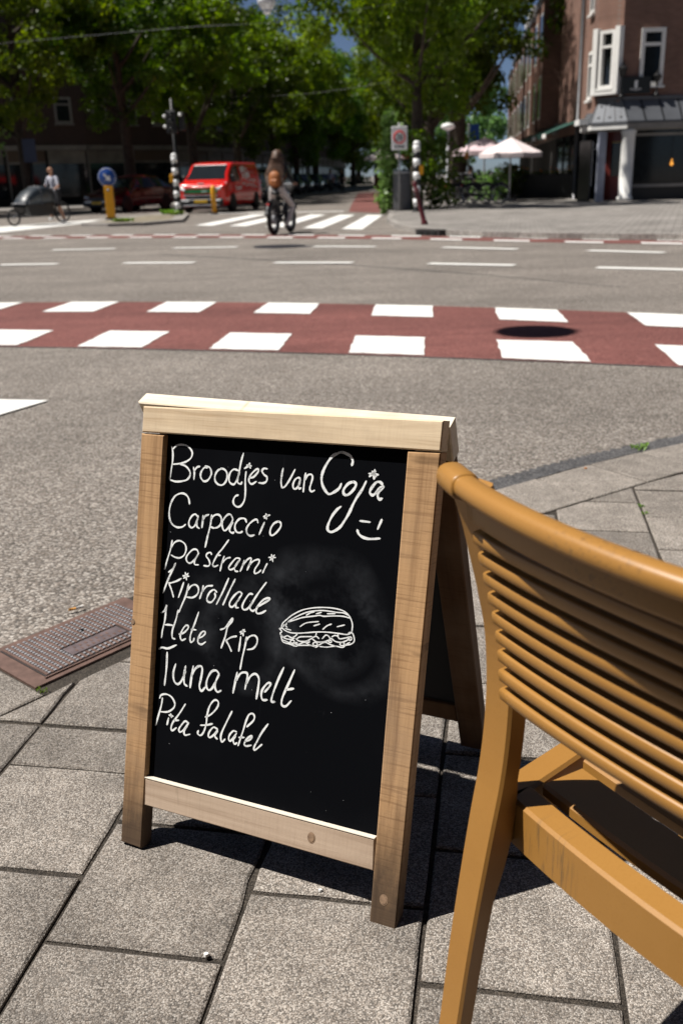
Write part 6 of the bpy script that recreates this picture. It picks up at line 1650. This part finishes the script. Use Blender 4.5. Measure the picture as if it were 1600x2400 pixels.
def rider_joints(dz=0.0, lean=0.16, pel_y=0.27, feet=((-0.16,0.50,0.20),(0.16,0.42,0.16)), hands=((-0.30,0.60,1.04),(0.30,0.60,1.04)), knees=((-0.19,0.60,0.66),(0.20,0.62,0.60))):
    J = {"pelvis": (0,pel_y,0.92+dz,(0.165,0.115)), "waist": (0,pel_y+lean*0.3,1.08+dz,(0.135,0.10)), "chest": (0,pel_y+lean*0.75,1.28+dz,(0.165,0.115)), "neckb": (0,pel_y+lean,1.43+dz,0.068), "neck": (0,pel_y+lean+0.02,1.50+dz,0.052), "head": (0,pel_y+lean+0.05,1.58+dz,(0.082,0.092)), "crown": (0,pel_y+lean+0.04,1.68+dz,(0.072,0.082))}
    for k, s_ in (("l",-1),("r",1)):
        i = 0 if k == "l" else 1
        J["sh"+k] = (s_*0.175,pel_y+lean*0.9,1.385+dz,0.062); hx,hy,hz = hands[i]
        J["el"+k] = (s_*0.27,(pel_y+lean+hy)/2-0.03,1.14+dz*0.5,0.047); J["wr"+k] = (hx,hy-0.07,hz+0.03,0.032); J["ha"+k] = (hx,hy,hz+0.02,0.036)
        J["hip"+k] = (s_*0.095,pel_y+0.03,0.89+dz,0.098); kx,ky,kz = knees[i]; J["kn"+k] = (kx,ky,kz,0.068); fx,fy,fz = feet[i]
        J["calf"+k] = ((kx+fx)/2,(ky+fy)/2-0.02,(kz+fz)/2+0.04,0.06); J["an"+k] = (fx,fy-0.03,fz+0.07,0.044); J["to"+k] = (fx,fy+0.14,fz+0.02,0.036)
    return J
def rider_bones(top, leg, shoe, skin, arm_low, shin):
    Bn = [("pelvis","waist",top),("waist","chest",top),("chest","neckb",top),("neckb","neck",skin),("neck","head",skin),("head","crown",skin)]
    for k in "lr": Bn += [("chest","sh"+k,top),("sh"+k,"el"+k,top),("el"+k,"wr"+k,arm_low),("wr"+k,"ha"+k,skin),("pelvis","hip"+k,leg),("hip"+k,"kn"+k,leg),("kn"+k,"calf"+k,shin),("calf"+k,"an"+k,shin),("an"+k,"to"+k,shoe)]
    return Bn
J = rider_joints(0.02, 0.10, 0.29, feet=((-0.20,0.50,0.20),(0.15,0.44,0.12)), knees=((-0.24,0.60,0.62),(0.25,0.62,0.58)))
cyc = person("cyclist with long brown hair, black jacket and grey trousers, seen from behind", J, rider_bones(1,2,3,0,1,2), [M_SKIN,M_JACKET,M_TROUS,M_SHOE], CY, CR, fingers=(((-0.30,0.60,1.06),(0,1,0),(0,0,1)),((0.30,0.60,1.06),(0,1,0),(0,0,1))), face=((0,0.44,1.60),(0,1,0)))
hr_ = MB(); rgh = random.Random(2)
rings = []
for i, (z, y, rx, ry) in enumerate(((1.745,0.43,0.035,0.04),(1.715,0.425,0.085,0.09),(1.65,0.41,0.112,0.115),(1.57,0.385,0.125,0.115),(1.48,0.345,0.140,0.085),(1.38,0.29,0.158,0.070),(1.28,0.255,0.172,0.060),(1.18,0.235,0.176,0.052),(1.08,0.225,0.165,0.045),(1.00,0.225,0.12,0.035),(0.96,0.225,0.06,0.02))):
    ring = []
    for j in range(26):
        a_ = 2*math.pi*j/26; wv = 1+0.10*math.sin(j*3+i*0.9)+0.06*rgh.uniform(-1,1)
        ring.append((rx*wv*math.cos(a_), y+ry*wv*math.sin(a_), z+0.012*rgh.uniform(-1,1)))
    rings.append(ring)
hr_.loft(rings[::-1])
for k in range(70):                                                     # loose wavy strands
    a_ = rgh.uniform(math.pi*0.85, math.pi*2.15); x0, y0 = 0.12*math.cos(a_), 0.385+0.12*math.sin(a_)
    e = rgh.uniform(0.95,1.2); sw = rgh.uniform(-0.05,0.05)
    hr_.tube([(x0,y0,1.58),(x0*1.25+sw*0.5,y0-0.05,1.42),(x0*1.5+sw,0.21+0.02*math.sin(a_),1.25),(x0*1.5+sw*0.4,0.185,e)], [0.012,0.018,0.016,0.004], 5)
obj("hair", hr_, M_HAIRB, cyc)
bk = thing("backpack", "tan leather backpack on the cyclist's back", "backpack", CY, CR)
obj("bag", MB().lathe([(0.0,-0.165),(0.09,-0.155),(0.125,-0.09),(0.128,0.05),(0.10,0.13),(0.05,0.16),(0.0,0.165)], 14, Matrix.Translation((0,0.205,1.15)) @ Matrix.Diagonal((1.1,0.62,1.0,1.0))), M_PACK, bk)
obj("front_pocket", MB().bbox((-0.085,0.105,1.02),(0.085,0.16,1.15), 0.027), M_PACK, bk)
obj("handle", MB().tube([(-0.04,0.19,1.29),(-0.03,0.19,1.34),(0.03,0.19,1.34),(0.04,0.19,1.29)], 0.009, 6), M_PACK, bk)
for s_ in (-1,1): obj("strap", MB().tube([(s_*0.10,0.24,1.30),(s_*0.13,0.33,1.42),(s_*0.14,0.47,1.40),(s_*0.15,0.50,1.22),(s_*0.14,0.28,1.05)], 0.014, 6), M_PACK, bk)

# cargo bike with rain hood and its rider, on the left
CB, CBR = (-8.62,31.55,0.0), R(148)
cb = thing("cargo_bike", "black cargo bike with rounded rain hood at the left edge", "cargo bike", CB, CBR)
for y, r_ in ((0.0,0.33),(1.95,0.25)):
    wh = obj("wheel", MB().tube([(0,y+(r_-0.03)*math.cos(a_),r_+(r_-0.03)*math.sin(a_)) for a_ in np.linspace(0,2*math.pi,33)[:-1]], 0.03, 8, closed=True), M_TYRE, cb)
    sp_ = MB()
    for k in range(12): a_ = 2*math.pi*k/12; sp_.tube([(0,y,r_),(0,y+(r_-0.05)*math.cos(a_),r_+(r_-0.05)*math.sin(a_))], 0.004, 4)
    obj("spokes", sp_, M_GREY, wh)
bxp = [(0.62,0.30),(1.55,0.30),(1.72,0.62),(0.55,0.66)]
mb = MB(); Mb = Matrix(((0,0,1,0),(1,0,0,0),(0,1,0,0),(0,0,0,1)))
mb.prism(bxp, -0.31, 0.31, Mb); obj("cargo_box", mb, M_BLACK, cb, bevel=0.02)
hood = [[(sx_*0.30, y, z) for sx_ in (-1,)] for y, z in ()]
rg2 = []
for y, zt, w in ((0.52,1.08,0.29),(0.75,1.14,0.30),(1.05,1.12,0.31),(1.35,1.00,0.31),(1.55,0.84,0.31),(1.72,0.66,0.30)):
    rg2.append([(-w,y,0.60),(-w*0.98,y,zt-0.12),(-w*0.75,y,zt-0.02),(0,y,zt),(w*0.75,y,zt-0.02),(w*0.98,y,zt-0.12),(w,y,0.60)])
mb = MB(); mb.loft(rg2[::-1]); obj("rain_hood", mb, simple("clear_hood_film", (0.030,0.038,0.046), 0.4, var=0.3, vscale=3, coat=0.0), cb)
mb = MB()
for y, zt in ((0.52,1.085),(1.05,1.125),(1.55,0.845)): mb.tube([(-0.31,y,0.60),(-0.305,y,zt-0.12),(-0.22,y,zt-0.02),(0,y,zt+0.004),(0.22,y,zt-0.02),(0.305,y,zt-0.12),(0.31,y,0.60)], 0.012, 6)
mb.tube([(-0.30,1.72,0.63),(0.0,1.74,0.65),(0.30,1.72,0.63)], 0.02, 6); obj("hood_bows", mb, M_GREY, cb)
f = MB(); f.tube([(0,0,0.33),(0,0.45,0.30),(0,1.0,0.27),(0,1.75,0.34)], 0.03, 8); f.tube([(0,0.45,0.30),(0,0.30,0.85)], 0.02, 8); f.tube([(0,1.75,0.34),(0.04,1.95,0.25)], 0.02, 6); f.tube([(0,0.55,0.28),(0,0.52,1.0)], 0.02, 8); f.tube([(0,0,0.33),(0,0.33,0.7)], 0.014, 6)
obj("frame", f, M_BLACK, cb)
obj("handlebar", MB().tube([(-0.30,0.40,1.03),(-0.2,0.50,1.06),(0,0.53,1.03),(0.2,0.50,1.06),(0.30,0.40,1.03)], 0.014, 8), M_BLACK, cb)
sd_ = MB(); sd_.loft([[(x*w*0.5, y, 0.88+z*0.03) for x, z in ((-1,0),(-0.7,1),(0.7,1),(1,0),(0.6,-1),(-0.6,-1))] for y, w in ((0.10,0.14),(0.20,0.22),(0.30,0.15),(0.44,0.05))]); obj("saddle", sd_, M_BLACK, cb)
J = rider_joints(0.0, 0.10, 0.16, feet=((-0.20,0.16,0.02),(0.17,0.30,0.10)), hands=((-0.30,0.40,1.05),(0.30,0.40,1.05)), knees=((-0.17,0.28,0.52),(0.17,0.45,0.55)))
person("rider in pale shirt and dark shorts standing astride the cargo bike", J, rider_bones(1,2,3,0,0,0), [M_SKIN,M_SHIRT,M_SHORT,M_WHITEP], CB, CBR, fingers=(((-0.30,0.40,1.07),(0,1,0),(0,0,1)),((0.30,0.40,1.07),(0,1,0),(0,0,1))), face=((0,0.31,1.60),(0,1,0)))

# cafe guests and far pedestrians
def seated(label, x, y, rz, shirt, hair):
    J = {"pelvis": (0,0,0.52,(0.16,0.12)), "waist": (0,0.0,0.68,(0.14,0.11)), "chest": (0,0.02,0.90,(0.17,0.12)), "neckb": (0,0.03,1.05,0.065), "neck": (0,0.04,1.11,0.052), "head": (0,0.06,1.20,(0.085,0.095)), "crown": (0,0.05,1.30,(0.075,0.085))}
    for k, s_ in (("l",-1),("r",1)):
        J["sh"+k] = (s_*0.18,0.03,1.0,0.06); J["el"+k] = (s_*0.24,0.10,0.76,0.047); J["wr"+k] = (s_*0.16,0.32,0.76,0.033); J["ha"+k] = (s_*0.13,0.40,0.77,0.036)
        J["hip"+k] = (s_*0.10,0.06,0.50,0.10); J["kn"+k] = (s_*0.13,0.46,0.50,0.072); J["calf"+k] = (s_*0.13,0.47,0.30,0.06); J["an"+k] = (s_*0.13,0.45,0.09,0.045); J["to"+k] = (s_*0.13,0.60,0.04,0.036)
    p = person(label, J, rider_bones(1,2,3,0,0,2), [M_SKIN,shirt,M_SHORT,M_SHOE], (x,y,0.09), rz, fingers=(((-0.13,0.40,0.78),(0,1,0),(0,0,1)),((0.13,0.40,0.78),(0,1,0),(0,0,1))), face=((0,0.06,1.21),(0,1,0)), group="cafe guests")
    h = MB(); h.lathe([(0.0,0.125),(0.06,0.115),(0.095,0.07),(0.105,0.01),(0.098,-0.05),(0.08,-0.09)][::-1], 16, Matrix.Translation((0,0.03,1.235))); obj("hair", h, hair, p)
    c = thing("cafe_chair", "dark terrace chair under the guest: " + label.split(",")[0], "chair", (x,y,0.09), rz, "cafe chairs")
    obj("seat", MB().bbox((-0.21,-0.2,0.38),(0.21,0.22,0.41), 0.01), M_BLACK, c); obj("backrest", MB().bbox((-0.21,-0.24,0.42),(0.21,-0.205,0.85), 0.01), M_BLACK, c)
    for sx_ in (-1,1):
        for sy_ in (-0.19,0.2): obj("leg", MB().tube([(sx_*0.19,sy_,0),(sx_*0.19,sy_,0.38)], 0.012, 6), M_BLACK, c)
M_HGREY = simple("white_hair", (0.55,0.53,0.52), 0.7); M_HDARK = simple("dark_hair", (0.03,0.02,0.015), 0.6)
M_DSHIRT = simple("dark_blue_shirt", (0.03,0.035,0.06), 0.85); M_WSHIRT = simple("white_shirt", (0.62,0.62,0.62), 0.85)
seated("white haired cafe guest in dark top, beside the planter", 7.62, 42.3, R(80), M_DSHIRT, M_HGREY)
seated("dark haired cafe guest in white top, beside the planter box end", 8.15, 44.2, R(110), M_WSHIRT, M_HDARK)
seated("cafe guest in dark blue, left under the rear parasol", 5.75, 41.6, R(-80), M_DSHIRT, M_HDARK)
def standing(label, x, y, rz, top, leg):
    J = rider_joints(0.0, 0.0, 0.0, feet=((-0.10,0.06,0.0),(0.10,0.0,0.0)), hands=((-0.22,0.10,0.80),(0.22,0.06,0.80)), knees=((-0.10,0.05,0.48),(0.10,0.03,0.48)))
    J["ell"] = (-0.25,-0.02,1.10,0.046); J["elr"] = (0.25,-0.02,1.10,0.046)
    p = person(label, J, rider_bones(1,2,3,0,0,2), [M_SKIN,top,leg,M_SHOE], (x,y,0.0), rz, fingers=(((-0.22,0.10,0.82),(0,0.2,-1),(0,1,0)),((0.22,0.06,0.82),(0,0.2,-1),(0,1,0))), face=((0,0.05,1.6),(0,1,0)), group="far pedestrians")
    h = MB(); h.lathe([(0.0,0.125),(0.06,0.115),(0.095,0.07),(0.105,0.01),(0.098,-0.05),(0.08,-0.09)][::-1], 16, Matrix.Translation((0,0.02,1.62))); obj("hair", h, M_HDARK, p)
standing("far pedestrian in pale blue walking by the shaded cars", -0.1, 76.0, R(170), simple("pale_blue_top", (0.35,0.40,0.62), 0.85), M_SHORT)
standing("far pedestrian in dark clothes right of the pale blue one", 0.8, 78.0, R(160), M_SHORT, M_SHORT)
